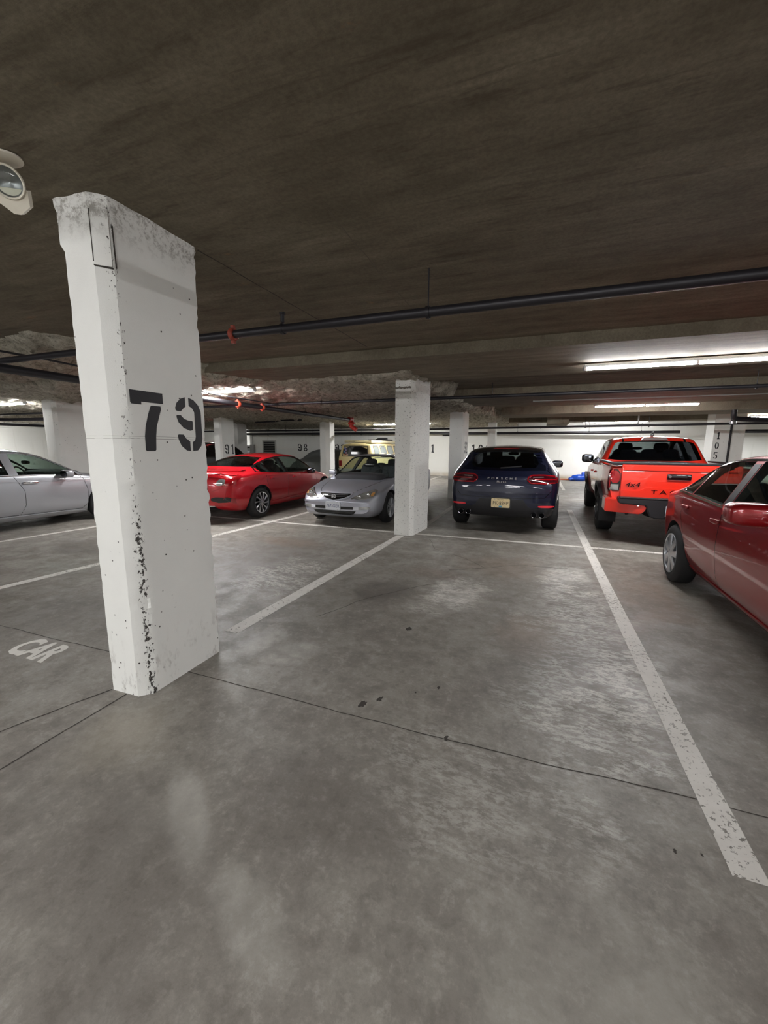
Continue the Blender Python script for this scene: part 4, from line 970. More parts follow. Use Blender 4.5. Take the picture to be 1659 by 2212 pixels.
for sg in (1, -1):
    d = 'R' if sg > 0 else 'L'
    for y in (-1.62, 1.55):
        wheel(c.root, sg*.80, y, WR, .265, dict(n=6, bw=.07, rim=.215, m=simple('dark_rim', lin(70, 70, 74), .35, .8)))
        a = [(y+(WR+.125)*math.cos(t), WR+(WR+.125)*math.sin(t)) for t in [PI*(-.02+1.04*k/18) for k in range(19)]]; b = [(y+(WR+.055)*math.cos(t), WR+(WR+.055)*math.sin(t)) for t in [PI*(-.02+1.04*k/18) for k in range(19)]]
        c.patch('wheel_flare', d, a+b[::-1], PLAST, .055, .07, res=.05, straight=True)
    bm = bmesh.new(); add_box(bm, (sg*.80, -2.06, .44), (.27, .012, .44), Matrix.Rotation(-.10, 3, 'X'), .004); mesh_obj('mud_flap', bm, RUBBER, c.root)
    mirror(c, sg, 1.02, 1.23, PLAST, r=(.13, .08, .10))
    handle(c, d, -.45, 1.0, TORG, .09); handle(c, d, .32, .99, TORG, .09)
    c.strip('door_seam', d, [(.14, .5), (.14, 1.1)], .008, GLOSSB, .001, .003); c.strip('door_seam', d, [(-.98, .5), (-.98, 1.12)], .014, GLOSSB, .001, .003); c.strip('door_seam', d, [(1.12, .55), (1.14, 1.0)], .008, GLOSSB, .001, .003)
    # bed rail cap
    box_obj('bed_rail_cap', (sg*.855, -1.90, 1.255), (.075, 1.70, .03), PLAST, c.root, .01)
    # tail lamp wraps the corner
    L_ = c.patch('tail_lamp', 'B', [(sg*.745, .83), (sg*.74, 1.0), (sg*.755, 1.12), (sg*.79, 1.165), (sg*.875, 1.16), (sg*.89, 1.08), (sg*.89, .85), (sg*.87, .82)], GLOSSB, .012, .03, res=.04)
    c.patch('red_lens', 'B', [(sg*.755, .95), (sg*.752, 1.08), (sg*.79, 1.145), (sg*.875, 1.14), (sg*.875, .95)], LAMPR, .02, .01, L_, .04, 1)
    c.patch('reversing_lens', 'B', [(sg*.76, .845), (sg*.76, .93), (sg*.87, .93), (sg*.87, .845)], LAMPC, .02, .01, L_, .04)
    c.patch('lamp_side', d, [(-2.79, .85), (-2.79, 1.14), (-2.71, 1.12), (-2.66, .98), (-2.69, .85)], LAMPR, .010, .03, L_, .04, 1)
    # painted bumper corner
    bm = bmesh.new(); x0, x1 = .42, .93
    add_prism(bm, [(sg*.93, .50), (sg*.46, .50), (sg*.40, .56), (sg*.385, .63), (sg*.70, .65), (sg*.78, .72), (sg*.93, .72)], frame((0, -2.98, 0), (1, 0, 0), (0, 0, 1)) @ Matrix.Translation((0, 0, 0)), -.42, 0)
    for v_ in bm.verts: v_.co.y += .16*max(0, abs(v_.co.x)-.55)/.38
    bmesh.ops.recalc_face_normals(bm, faces=bm.faces); bmesh.ops.bevel(bm, geom=list(bm.edges), offset=.015, segments=2, affect='EDGES'); mesh_obj('bumper_corner', bm, TORG, c.root)
bm = bmesh.new(); add_prism(bm, [(-.78, .74), (-.76, .655), (-.40, .635), (-.36, .50), (-.30, .45), (.30, .45), (.36, .50), (.40, .635), (.76, .655), (.78, .74)], frame((0, -2.995, 0), (1, 0, 0), (0, 0, 1)), -.22, 0)
bmesh.ops.recalc_face_normals(bm, faces=bm.faces); bmesh.ops.bevel(bm, geom=list(bm.edges), offset=.014, segments=2, affect='EDGES'); bump_ = mesh_obj('step_bumper', bm, PLAST, c.root)
box_obj('step_pad', (0, -2.93, .742), (1.5, .14, .014), RUBBER, bump_, .004)
box_obj('hitch_receiver', (0, -2.99, .455), (.09, .1, .07), GLOSSB, bump_, .008)
bm = bmesh.new(); M4 = frame((0, -3.0, .57), (1, 0, 0), (0, 0, 1)); add_prism(bm, [(-.153, -.078), (.153, -.078), (.153, .078), (-.153, .078)], M4, 0, .008); pl = mesh_obj('licence_plate', bm, PLATEW, c.root, 0); box_obj('plate_band', M4 @ Vector((-.11, 0, .009)), (.07, .003, .13), INKB, pl)
text_obj('plate_lettering', 'SV', .08, INKB, pl, M4 @ Matrix.Translation((.03, 0, .009)), .001, .9)
# tailgate
bm = bmesh.new(); add_box(bm, (0, -2.815, .99), (1.475, .05, .51), None, .012); tg = mesh_obj('tailgate', bm, TORG, c.root)
bm = bmesh.new(); add_box(bm, (0, -2.80, 1.258), (1.80, .09, .035), None, .012); mesh_obj('tailgate_cap', bm, PLAST, tg)
bm = bmesh.new(); T4 = frame((0, -2.842, 0), (1, 0, 0), (0, 0, 1))
add_prism(bm, [(-.73, .745), (-.73, .845), (-.50, .845), (-.40, .90), (.40, .90), (.50, .845), (.73, .845), (.73, .745)], T4, -.004, .014); bmesh.ops.recalc_face_normals(bm, faces=bm.faces); bmesh.ops.bevel(bm, geom=list(bm.edges), offset=.005, segments=2, affect='EDGES'); mesh_obj('tailgate_pressing', bm, TORG, tg)
bm = bmesh.new(); add_prism(bm, [(-.72, 1.15), (-.72, 1.23), (.72, 1.23), (.72, 1.15)], T4, -.004, .012); bmesh.ops.recalc_face_normals(bm, faces=bm.faces); bmesh.ops.bevel(bm, geom=list(bm.edges), offset=.008, segments=3, affect='EDGES'); mesh_obj('tailgate_lip', bm, TORG, tg)
box_obj('tailgate_handle', (0, -2.85, 1.07), (.30, .03, .09), GLOSSB, tg, .012); box_obj('handle_grip', (.0, -2.868, 1.077), (.19, .014, .035), PLAST, tg, .006)
bm = bmesh.new(); add_cyl(bm, (-.115, -2.862, 1.075), (-.115, -2.872, 1.075), .02, 16); mesh_obj('handle_lock', bm, STEEL, tg)
text_obj('badge_lettering', 'TACOMA', .085, GLOSSB, tg, T4 @ Matrix.Translation((.03, .835, .018)), .002, 1.6, 1.45)
text_obj('badge_lettering', '4x4', .10, GLOSSB, tg, T4 @ Matrix.Translation((-.575, .935, .004)) @ Matrix(((1, .25, 0, 0), (0, 1, 0, 0), (0, 0, 1, 0), (0, 0, 0, 1))), .004, 1.3)
text_obj('badge_lettering', 'V6', .03, simple('badge_red', lin(170, 24, 18), .4), tg, T4 @ Matrix.Translation((-.54, .885, .004)), .002, 1.2)
bm = bmesh.new(); add_prism(bm, [(-.22, 1.635), (-.17, 1.69), (.17, 1.69), (.22, 1.635)], frame((0, -.90, 0), (1, 0, 0), (0, 0, 1)), -.14, .03); bmesh.ops.recalc_face_normals(bm, faces=bm.faces); mesh_obj('high_brake_lamp', bm, simple('brake_lamp_dull', lin(110, 88, 84), .35), c.root)
for x_ in (-.50, .50): c.strip('roof_channel', 'T', [(x_, -.83), (x_, .6)], .035, GLOSSB, .003, .006)
bm = bmesh.new(); add_box(bm, (.02, -.55, 1.745), (.05, .12, .04), None, .01); add_box(bm, (.02, -.58, 1.785), (.03, .05, .05), None, .01); mesh_obj('roof_antenna', bm, GLOSSB, c.root)
for x_ in (-.45,): cyl_obj('shock_absorber', (x_, -1.72, .32), (x_*1.2, -1.82, .62), .03, STEEL, c.root)
cyl_obj('rear_axle', (-.72, -1.62, .385), (.72, -1.62, .385), .045, WELL, c.root); blob_obj('differential', (0, -1.62, .385), (.15, .15, .13), WELL, c.root, 1)
box_obj('chassis', (0, -.3, .50), (1.0, 4.2, .14), WELL, c.root); box_obj('spare_wheel_cover', (0, -2.25, .48), (.66, .62, .16), WELL, c.root, .07)
cyl_obj('exhaust', (.55, -2.7, .45), (.55, -1.8, .47), .035, STEEL, c.root)

# ---------------------------------------------------------------- generic sedan trimmings
def sedan_common(c, WR, ax_f, ax_r, tw, rim, sides, by, y_split, glass_side=GLASS, pill=.06, lo=.03, hi=.05, doors=None, hand=None, hm=None, track=None, sill_z=None, surround=GLOSSB):
    """sides = (rear tip y, front tip y) of the side glass, y_split = list of pillar positions"""
    cuts = [sides[0]]+[v for p in y_split for v in (p-pill/2, p+pill/2)]+[sides[1]]
    for a, b in zip(cuts[::2], cuts[1::2]):
        sp = c.side_poly(a, b, lo, hi)
        if sp is None: continue
        glaze(c, 'R', sp, glass_side, 'side_window', .2, 1.6); glaze(c, 'L', sp, glass_side, 'side_window', .2, 1.6)
def wheels(c, WR, ys, tw, xt, rim):
    for sg in (1, -1):
        for y in ys: wheel(c.root, sg*xt, y, WR, tw, rim)
def seams(c, lines, dom='RL'):
    for d in dom:
        for l in lines: c.strip('door_seam', d, l, .007, GLOSSB, .0008, .003)

# ---------------------------------------------------------------- deep red sedan, right foreground (nose towards us)
DRED = paint('deep_red_paint', lin(142, 12, 20), .35, .36)
q = mkspec(top=[(-2.22, .60), (-2.20, .86), (-2.16, .98), (-2.05, 1.045), (-1.78, 1.085), (-1.3, 1.28), (-.9, 1.415), (-.45, 1.475), (0, 1.485), (.4, 1.45), (.75, 1.29), (1.15, 1.04), (1.3, .99), (1.8, .90), (2.1, .76), (2.22, .55)],
           bot=[(-2.22, .42), (-2.16, .28), (-1.9, .21), (1.9, .19), (2.12, .22), (2.22, .36)],
           wid=[(-2.22, .66), (-2.14, .78), (-1.9, .86), (-1.35, .885), (0, .885), (1.35, .885), (1.8, .85), (2.1, .76), (2.22, .62)],
           belt=[(-2.22, .8), (-2.0, .96), (-1.4, 1.01), (-.2, .985), (1.1, .93), (1.9, .80), (2.22, .55)],
           rail=[(-2.22, .52), (-1.9, .66), (-1.5, .66), (-.8, .635), (0, .64), (.6, .66), (1.1, .73), (1.6, .68), (2.22, .5)], crown=.055, bowf=.22, bowr=.16)
c = Car('sedan', 'deep red sedan at the right edge, nose towards the viewer', 'car', q, DRED, (2.345, 3.97, 0), PI)
WR = .325
cavity(c, -1.55, .95, .5); wells(c, (-1.33, 1.33), WR, .22)
for a, b in ((-1.35, -1.02), (-.99, -.27), (-.13, .93)):
    sp = c.side_poly(a, b, .025, .035); glaze(c, 'R', sp, GLASSM, 'side_window', .2, 1.6); glaze(c, 'L', sp, GLASSM, 'side_window', .2, 1.6)
glaze(c, 'B', [(-.60, 1.10), (-.52, 1.34), (.52, 1.34), (.60, 1.10)], GLASSM, 'rear_window', .5, 2.4)
glaze(c, 'F', [(-.72, 1.03), (-.55, 1.36), (.55, 1.36), (.72, 1.03)], GLASSM, 'windscreen', .1, 2.4)
c.body(); finish_glass(c)
interior(c, .10, -.68, .54, .66, .58)
for sg in (1, -1):
    for y in (-1.33, 1.33): wheel(c.root, sg*.79, y, WR, .205, dict(n=7, bw=.075, rim=.225, a0=.1, prof=[(.04, 0, .07, .006), (.12, 0, .065, .004), (.215, 0, .10, 0)]))
    mirror(c, sg, .56, 1.045, DRED, r=(.14, .10, .08))
for d in 'RL':
    c.patch('pillar_trim', d, [(-.255, 1.02), (-.255, 1.365), (-.145, 1.37), (-.145, 1.02)], PLAST, .003, .004)
    c.strip('chrome_strip', d, [(-1.40, c.q.belt(-1.40)+.015), (-.6, c.q.belt(-.6)+.012), (.2, c.q.belt(.2)+.012), (.9, c.q.belt(.9)+.012)], .016, CHROME, .006, .008)
    up_ = [(y, c.q.top(y)-c.q.crown-.024) for y in [-1.34+i*.1135 for i in range(21)]]
    c.strip('window_seal', d, up_, .018, GLOSSB, .004, .006)
    handle(c, d, -1.06, .89, DRED, .085); handle(c, d, -.27, .87, DRED, .085)
    c.strip('sill_moulding', d, [(-.95, .285), (0, .275), (.92, .27)], .03, DRED, .010, .02)
seams(c, [[(-.19, .30), (-.21, .6), (-.20, .98)], [(.98, .32), (1.0, .6), (.92, .93)], [(-1.02, .55), (-.88, .36), (-.83, .30), (.9, .28)], [(-1.02, .55), (-1.18, .80), (-1.2, .98)]])
for sg in (1, -1):
    c.patch('tail_lamp', 'B', [(sg*.50, .80), (sg*.50, .92), (sg*.74, .92), (sg*.80, .80)], LAMPR, .008, .02, smooth=1)
    c.patch('head_lamp', 'F', [(sg*.42, .62), (sg*.50, .74), (sg*.74, .77), (sg*.72, .62)], LAMPC, .008, .02, smooth=1)
c.patch('grille', 'F', [(-.34, .60), (-.30, .72), (.30, .72), (.34, .60)], GLOSSB, .006, .02, smooth=1)

# ---------------------------------------------------------------- silver sedan, nose towards us, behind the pillar
SILV = paint('silver_paint', lin(176, 178, 188), .55, .36)
q = mkspec(top=[(-2.25, .6), (-2.22, .84), (-2.16, .95), (-1.75, .98), (-1.3, 1.13), (-.85, 1.27), (-.45, 1.325), (-.1, 1.325), (.12, 1.28), (.5, 1.06), (.88, .855), (1.1, .825), (1.6, .765), (1.95, .69), (2.10, .60), (2.16, .50)],
           bot=[(-2.25, .42), (-2.16, .26), (-1.9, .21), (1.7, .18), (2.05, .19), (2.16, .27)],
           wid=[(-2.25, .62), (-2.14, .76), (-1.9, .83), (0, .845), (1.4, .845), (1.85, .82), (2.08, .755), (2.16, .68)],
           belt=[(-2.25, .8), (-1.9, .90), (-.2, .87), (.9, .80), (1.6, .70), (2.0, .60), (2.16, .48)],
           rail=[(-2.25, .5), (-1.8, .58), (-1.3, .55), (-.6, .545), (0, .555), (.45, .61), (.85, .70), (1.4, .62), (1.95, .52), (2.16, .42)], crown=.05, bowf=.24, bowr=.14)
c = Car('sedan', 'silver sedan facing the viewer, partly hidden by the pitted pillar', 'car', q, SILV, (-3.515, 8.76, 0), PI)
WR = .305
cavity(c, -1.45, .72, .45); wells(c, (-1.31, 1.31), WR, .20)
for a, b in ((-1.35, -.42), (-.34, .70)):
    sp = c.side_poly(a, b, .025, .04); glaze(c, 'R', sp, GLASS, 'side_window', .2, 1.6); glaze(c, 'L', sp, GLASS, 'side_window', .2, 1.6)
glaze(c, 'B', [(-.60, 1.02), (-.50, 1.24), (.50, 1.24), (.60, 1.02)], GLASS, 'rear_window', .5, 2.4)
wsp = [(-.70, .845), (-.69, .87), (-.52, 1.22), (-.46, 1.255), (0, 1.27), (.46, 1.255), (.52, 1.22), (.69, .87), (.70, .845), (.35, .83), (-.35, .83)]
glaze(c, 'F', wsp, GLASS, 'windscreen', -.2, 1.3)
c.body(); finish_glass(c, -.002)
interior(c, 0, -.72, .48, .62, .54)
for sg in (1, -1):
    for y in (-1.31, 1.31): wheel(c.root, sg*.745, y, WR, .19, dict(n=7, bw=.035, rim=.20))
    mirror(c, sg, .52, .90, SILV, r=(.085, .06, .06))
    c.strip('a_pillar_seal', 'F', [(sg*.705, .855), (sg*.525, 1.23)], .018, GLOSSB, .004, .006)
c.strip('screen_seal', 'F', [(-.52, 1.228), (-.40, 1.262), (0, 1.278), (.40, 1.262), (.52, 1.228)], .016, GLOSSB, .004, .006)
c.strip('wiper_cowl', 'F', [(-.68, .848), (-.3, .836), (.3, .836), (.68, .848)], .02, PLAST, .008, .01)
for sg in (1, -1):   # lamps
    hp = [(sg*.345, .535), (sg*.40, .575), (sg*.50, .625), (sg*.66, .675), (sg*.705, .66), (sg*.725, .60), (sg*.70, .555), (sg*.55, .53)]
    L_ = c.patch('head_lamp', 'F', hp, LAMPC, .010, .02, smooth=1, res=.03)
    for x_, z_, r_ in ((sg*.47, .575, .036), (sg*.60, .605, .042)):
        p, n = c.hit('F', x_, z_); bm = bmesh.new(); add_lathe(bm, [(-.02, r_), (.022, r_), (.024, r_*.8), (.010, r_*.55), (.014, .001)], 'Y', 20, (p.x, p.y+.0, p.z)); mesh_obj('reflector_bowl', bm, CHROME, L_, 35)
    c.patch('turn_lens', 'F', [(sg*.655, .575), (sg*.655, .635), (sg*.705, .635), (sg*.705, .575)], AMBER, .016, .01, L_, smooth=1, res=.02)
    c.strip('lamp_surround', 'F', hp+[hp[0]], .008, CHROME, .012, .006, L_, .03)
    fp_ = [(sg*.44, .345), (sg*.44, .395), (sg*.66, .40), (sg*.70, .375), (sg*.64, .345)]
    L_ = c.patch('fog_lamp', 'F', fp_, LAMPC, .012, .015, smooth=1, res=.03)
    c.patch('fog_blank', 'F', [(sg*.39, .343), (sg*.39, .395), (sg*.49, .395), (sg*.49, .343)], PLATEW, .014, .012, L_, res=.03)
c.patch('grille', 'F', [(-.31, .605), (-.30, .625), (.30, .625), (.31, .605), (.24, .565), (.12, .530), (0, .515), (-.12, .530), (-.24, .565)], GLOSSB, .008, .012, res=.03)
c.strip('grille_bar', 'F', [(-.27, .600), (0, .598), (.27, .600)], .012, PLAST, .016, .008); c.strip('grille_bar', 'F', [(-.22, .578), (0, .57), (.22, .578)], .012, PLAST, .016, .008)
c.strip('grille_surround', 'F', [(-.33, .632), (.33, .632), (.33, .60), (.25, .555), (.12, .518), (0, .502), (-.12, .518), (-.25, .555), (-.33, .60), (-.33, .632)], .018, SILV, .010, .02)
p, n = c.hit('F', 0, .575)   # round caliper-like badge
E4 = frame(p+Vector((0, .018, 0)), (-1, 0, 0), (0, 0, 1)); bm = bmesh.new()
add_prism(bm, arc(0, 0, .045, .045, 0, 360, 28)[:-1], E4, -.01, .004); eb = mesh_obj('badge', bm, GLOSSB, c.root, 35)
bm = bmesh.new()
for a_, b_ in ((.045, .038),):
    o1 = arc(0, 0, a_, a_, 0, 360, 28)[:-1]; i1 = arc(0, 0, b_, b_, 0, 360, 28)[:-1]
    A = [bm.verts.new(E4 @ Vector((x, y, .007))) for x, y in o1]; B = [bm.verts.new(E4 @ Vector((x, y, .007))) for x, y in i1]
    for k in range(28): bm.faces.new((A[k], A[(k+1) % 28], B[(k+1) % 28], B[k]))
for s_ in (1, -1): add_prism(bm, [(s_*.004, .034), (s_*.012, .034), (s_*.030, -.028), (s_*.018, -.028)] , E4, .003, .009)
add_prism(bm, [(-.014, -.006), (.014, -.006), (.016, -.014), (-.016, -.014)], E4, .003, .009)
bmesh.ops.recalc_face_normals(bm, faces=bm.faces); mesh_obj('badge_emblem', bm, CHROME, eb, 0)
c.patch('upper_intake', 'F', [(-.40, .345), (-.40, .395), (.40, .395), (.40, .345)], GLOSSB, .006, .012, res=.04)
c.patch('lower_intake', 'F', [(-.44, .318), (.44, .318), (.40, .268), (.33, .25), (-.33, .25), (-.40, .268)], GLOSSB, .006, .012, res=.04)
for z_ in (.30, .275): c.strip('intake_bar', 'F', [(-.38, z_), (.38, z_)], .007, PLAST, .012, .008)
c.strip('bumper_crease', 'F', [(-.70, .455), (-.4, .462), (.4, .462), (.70, .455)], .02, SILV, .012, .02)
plate(c, 'F', 0, .405, '767\u2009\u2013GER' if 0 else '767-GER', PLATEW, INKB, size=.088, yoff=.02)
c.strip('bonnet_seam', 'F', [(-.58, .80), (-.42, .69), (-.34, .645), (0, .640), (.34, .645), (.42, .69), (.58, .80)], .006, GLOSSB, .001, .003)
for x_ in (-.38, .10): c.strip('washer_jet', 'F', [(x_-.015, .822), (x_+.015, .822)], .010, PLAST, .012, .01)
seams(c, [[(-.38, .28), (-.38, .87)], [(.78, .3), (.80, .60), (.74, .82)]])
for d in 'RL': handle(c, d, -.22, .74, SILV, .08)

# ---------------------------------------------------------------- bright red sedan (tail towards us, left)
RED = paint('bright_red_paint', lin(186, 4, 26), .25, .36)
q = mkspec(top=[(-2.35, .60), (-2.33, .82), (-2.28, .955), (-2.18, 1.00), (-1.95, 1.01), (-1.65, 1.04), (-1.1, 1.19), (-.6, 1.295), (-.1, 1.33), (.3, 1.30), (.75, 1.13), (1.15, .90), (1.3, .87), (1.75, .80), (2.1, .68), (2.24, .50)],
           bot=[(-2.35, .46), (-2.30, .32), (-2.15, .24), (-1.8, .20), (1.9, .17), (2.15, .2), (2.24, .34)],
           wid=[(-2.35, .74), (-2.26, .83), (-2.0, .885), (-1.35, .905), (0, .885), (1.35, .895), (1.8, .86), (2.1, .77), (2.24, .62)],
           belt=[(-2.35, .80), (-2.1, .90), (-1.5, .935), (-.5, .89), (.9, .835), (1.6, .74), (2.24, .50)],
           rail=[(-2.35, .60), (-2.1, .66), (-1.7, .60), (-1.1, .555), (-.4, .55), (.3, .575), (.8, .64), (1.2, .70), (1.7, .66), (2.24, .46)], crown=.045, bowf=.24, bowr=.17)
c = Car('sedan', 'bright red sedan parked tail-out just right of pillar 79', 'car', q, RED, (-6.27, 8.30, 0), 0)
WR = .325
cavity(c, -1.30, .95, .48); wells(c, (-1.36, 1.34), WR, .22)
for a, b in ((-1.28, -1.02), (-.99, -.38), (-.30, .86)):
    sp = c.side_poly(a, b, .025, .045); glaze(c, 'R', sp, GLASSM, 'side_window', .2, 1.6); glaze(c, 'L', sp, GLASSM, 'side_window', .2, 1.6)
rw_ = [(-.62, 1.055), (-.47, 1.235), (0, 1.265), (.47, 1.235), (.62, 1.055), (0, 1.065)]
glaze(c, 'B', rw_, GLASSD, 'rear_window', .3, 1.72)
glaze(c, 'F', [(-.70, .91), (-.52, 1.24), (.52, 1.24), (.70, .91)], GLASS, 'windscreen', .1, 2)
c.body(); finish_glass(c, -.001)
interior(c, .12, -.55, .46, .64, .54)
sw = dict(n=10, bw=.03, rim=.225, prof=[(.035, -.10, .030, .006), (.10, .10, .022, .004), (.17, .22, .034, .0), (.218, .26, .05, -.002)], m=simple('machined_alloy', lin(196, 196, 200), .25, .9))
for sg in (1, -1):
    for y in (-1.36, 1.34): wheel(c.root, sg*.795, y, WR, .21, sw)
    mirror(c, sg, .52, .885, GLOSSB, r=(.10, .07, .065))
for d in 'RL':
    up_ = [(y, c.q.top(y)-c.q.crown-.032) for y in [-1.30+i*.108 for i in range(21)]]
    c.strip('window_seal', d, [(-1.40, c.q.belt(-1.38)+.03)]+up_, .022, GLOSSB, .004, .006)
    c.strip('window_sill_trim', d, [(-1.42, c.q.belt(-1.4)+.03), (-.6, c.q.belt(-.6)+.016), (.1, c.q.belt(.1)+.014), (.88, c.q.belt(.88)+.014)], .014, GLOSSB, .004, .006)
    c.strip('quarter_divider', d, [(-1.005, c.q.belt(-1)+.02), (-1.005, c.q.top(-1)-c.q.crown-.05)], .035, GLOSSB, .003, .005)
    c.strip('door_pillar_trim', d, [(-.34, c.q.belt(-.34)+.02), (-.34, c.q.top(-.34)-c.q.crown-.05)], .085, GLOSSB, .003, .005)
    handle(c, d, -.98, .81, RED, .08); handle(c, d, -.08, .78, RED, .08)
    c.strip('shoulder_crease', d, [(-2.0, .80), (-1.5, .835), (-.6, .80), (.5, .75), (1.4, .70)], .03, RED, .009, .02)
    c.strip('sill_crease', d, [(-.95, .29), (0, .32), (.9, .36)], .03, RED, .012, .02)
seams(c, [[(-.34, .28), (-.36, .5), (-.34, .88)], [(.90, .30), (.92, .6), (.86, .83)], [(-1.02, .50), (-.92, .30), (.88, .26)], [(-1.02, .50), (-1.15, .75), (-1.16, .92)]])
for sg in (1, -1):
    d = 'R' if sg > 0 else 'L'
    # boomerang tail lamp
    L_ = c.patch('tail_lamp', 'B', [(sg*.38, .90), (sg*.42, .935), (sg*.66, .925), (sg*.80, .895), (sg*.84, .84), (sg*.84, .76), (sg*.78, .735), (sg*.60, .74), (sg*.62, .79), (sg*.70, .83), (sg*.70, .87), (sg*.60, .885)], LAMPR, .012, .03, res=.03)
    c.patch('clear_lens', 'B', [(sg*.56, .745), (sg*.60, .845), (sg*.68, .865), (sg*.74, .83), (sg*.72, .755), (sg*.64, .735)], LAMPC, .018, .015, L_, .03, 1)
    c.patch('side_lens', d, [(-2.20, .76), (-2.20, .88), (-2.06, .91), (-1.88, .915), (-1.98, .84), (-2.08, .76)], LAMPR, .009, .02, L_, .03)
    c.strip('lamp_top_edge', 'B', [(sg*.36, .94), (sg*.60, .955), (sg*.80, .915)], .014, RED, .02, .03)
    c.patch('bumper_vent', 'B', [(sg*.46, .45), (sg*.46, .49), (sg*.54, .52), (sg*.76, .52), (sg*.80, .50), (sg*.78, .42), (sg*.60, .41)], GLOSSB, .006, .01, res=.04)
    c.patch('reflector', 'B', [(sg*.78, .42), (sg*.80, .50), (sg*.83, .49), (sg*.82, .39)], LAMPR, .010, .01, res=.02)
    c.strip('bumper_crease', 'B', [(sg*.30, .60), (sg*.50, .64), (sg*.66, .70), (sg*.82, .725)], .022, RED, .014, .02)
c.patch('diffuser', 'B', [(-.55, .25), (-.50, .34), (.50, .34), (.55, .25)], PLAST, .008, .02); c.strip('diffuser_chrome', 'B', [(-.52, .345), (.52, .345)], .014, CHROME, .02, .02)
c.strip('boot_lip', 'B', [(-.66, .985), (-.3, 1.0), (.3, 1.0), (.66, .985)], .02, RED, .020, .03)
c.strip('boot_seam', 'B', [(-.36, .93), (-.40, .62), (-.30, .56), (.30, .56), (.40, .62), (.36, .93)], .007, GLOSSB, .001, .003)
plate(c, 'B', 0, .70, '', PLATEW, INKB)

# ---------------------------------------------------------------- pale silver sedan, left edge, side on
PSIL = paint('pale_silver_paint', lin(160, 162, 166), .45, .36)
q = mkspec(top=[(-2.38, .60), (-2.35, .88), (-2.25, 1.0), (-1.9, 1.04), (-1.4, 1.19), (-.9, 1.35), (-.4, 1.415), (0, 1.42), (.35, 1.36), (.7, 1.19), (1.08, .985), (1.25, .95), (1.8, .87), (2.15, .74), (2.30, .55)],
           bot=[(-2.38, .42), (-2.3, .28), (-2.0, .20), (1.9, .16), (2.2, .19), (2.30, .36)],
           wid=[(-2.38, .70), (-2.25, .82), (-1.9, .90), (0, .91), (1.4, .91), (1.9, .87), (2.2, .76), (2.30, .62)],
           belt=[(-2.38, .80), (-2.0, .95), (-.6, .965), (.9, .905), (1.8, .80), (2.30, .55)],
           rail=[(-2.38, .55), (-1.9, .62), (-1.4, .60), (-.4, .58), (.3, .60), (.8, .68), (1.2, .74), (1.7, .70), (2.30, .48)], crown=.045, bowf=.24, bowr=.17)
c = Car('sedan', 'pale silver sedan seen side-on at the left edge', 'car', q, PSIL, (-9.22, 4.33, 0), 0)
WR = .335
cavity(c, -1.5, .95, .5); wells(c, (-1.40, 1.40), WR, .23)
for a, b in ((-1.55, -.20), (-.07, .90)):
    sp = c.side_poly(a, b, .022, .04); glaze(c, 'R', sp, GLASSM, 'side_window', .2, 1.6); glaze(c, 'L', sp, GLASSM, 'side_window', .2, 1.6)
glaze(c, 'B', [(-.64, 1.07), (-.50, 1.32), (.50, 1.32), (.64, 1.07)], GLASSD, 'rear_window', .5, 2)
glaze(c, 'F', [(-.72, 1.0), (-.55, 1.33), (.55, 1.33), (.72, 1.0)], GLASSM, 'windscreen', .1, 2)
c.body(); finish_glass(c)
interior(c, .10, -.75, .54, .66, .56)
for sg in (1, -1):
    for y in (-1.40, 1.40): wheel(c.root, sg*.80, y, WR, .215, dict(n=10, bw=.03, rim=.23))
    mirror(c, sg, .64, .955, PSIL, r=(.11, .075, .07))
for d in 'RL':
    up_ = [(y, c.q.top(y)-c.q.crown-.028) for y in [-1.6+i*.12 for i in range(22)]]
    c.strip('chrome_window_trim', d, up_, .012, CHROME, .006, .008); c.strip('chrome_window_trim', d, [(-1.6, c.q.belt(-1.6)+.012), (-.6, c.q.belt(-.6)+.01), (.3, c.q.belt(.3)+.01), (.98, c.q.belt(.98)+.01)], .012, CHROME, .006, .008)
    handle(c, d, .08, .835, CHROME, .12); handle(c, d, -1.0, .85, CHROME, .12)
    c.strip('sill_skirt', d, [(-.98, .20), (0, .19), (1.0, .19)], .06, PSIL, .014, .03)
    c.strip('side_crease', d, [(-2.0, .88), (-.5, .88), (1.4, .80)], .016, PSIL, .008, .02)
seams(c, [[(-.10, .28), (-.02, .45), (-.02, .70), (-.10, .86), (-.16, .965)], [(.93, .26), (1.03, .36), (1.03, .65), (.97, .86), (.90, .91)], [(-.10, .28), (.93, .26)], [(-1.1, .5), (-1.0, .30), (-.12, .28)]])

# ---------------------------------------------------------------- cream camper van against the back wall
CREAM = simple('cream_paint', lin(228, 208, 150), .35, 0, .6)
q = mkspec(top=[(-2.15, 1.0), (-2.13, 1.30), (-2.05, 1.56), (-1.98, 1.62), (0, 1.66), (1.5, 1.64), (1.85, 1.45), (2.15, 1.05), (2.25, .8)],
           bot=[(-2.15, .5), (-2.1, .36), (-1.8, .3), (1.9, .3), (2.25, .45)],
           wid=[(-2.15, .82), (-2.05, .88), (-1.5, .90), (1.8, .90), (2.1, .82), (2.25, .74)],
           belt=[(-2.15, 1.0), (0, 1.02), (1.8, 1.0), (2.25, .8)], rail=[(-2.15, .62), (-2.0, .68), (1.4, .70), (2.0, .68), (2.25, .5)], crown=.06, bowf=.12, bowr=.05)
c = Car('camper_van', 'cream camper van parked by the back wall behind the silver sedan', 'van', q, CREAM, (-7.52, 18.35, 0), 0)
wells(c, (-1.2, 1.25), .32, .2); c.body()
c.patch('rear_window', 'B', [(-.60, 1.06), (-.54, 1.48), (.54, 1.48), (.60, 1.06)], GLOSSB, .006, .01, smooth=1)
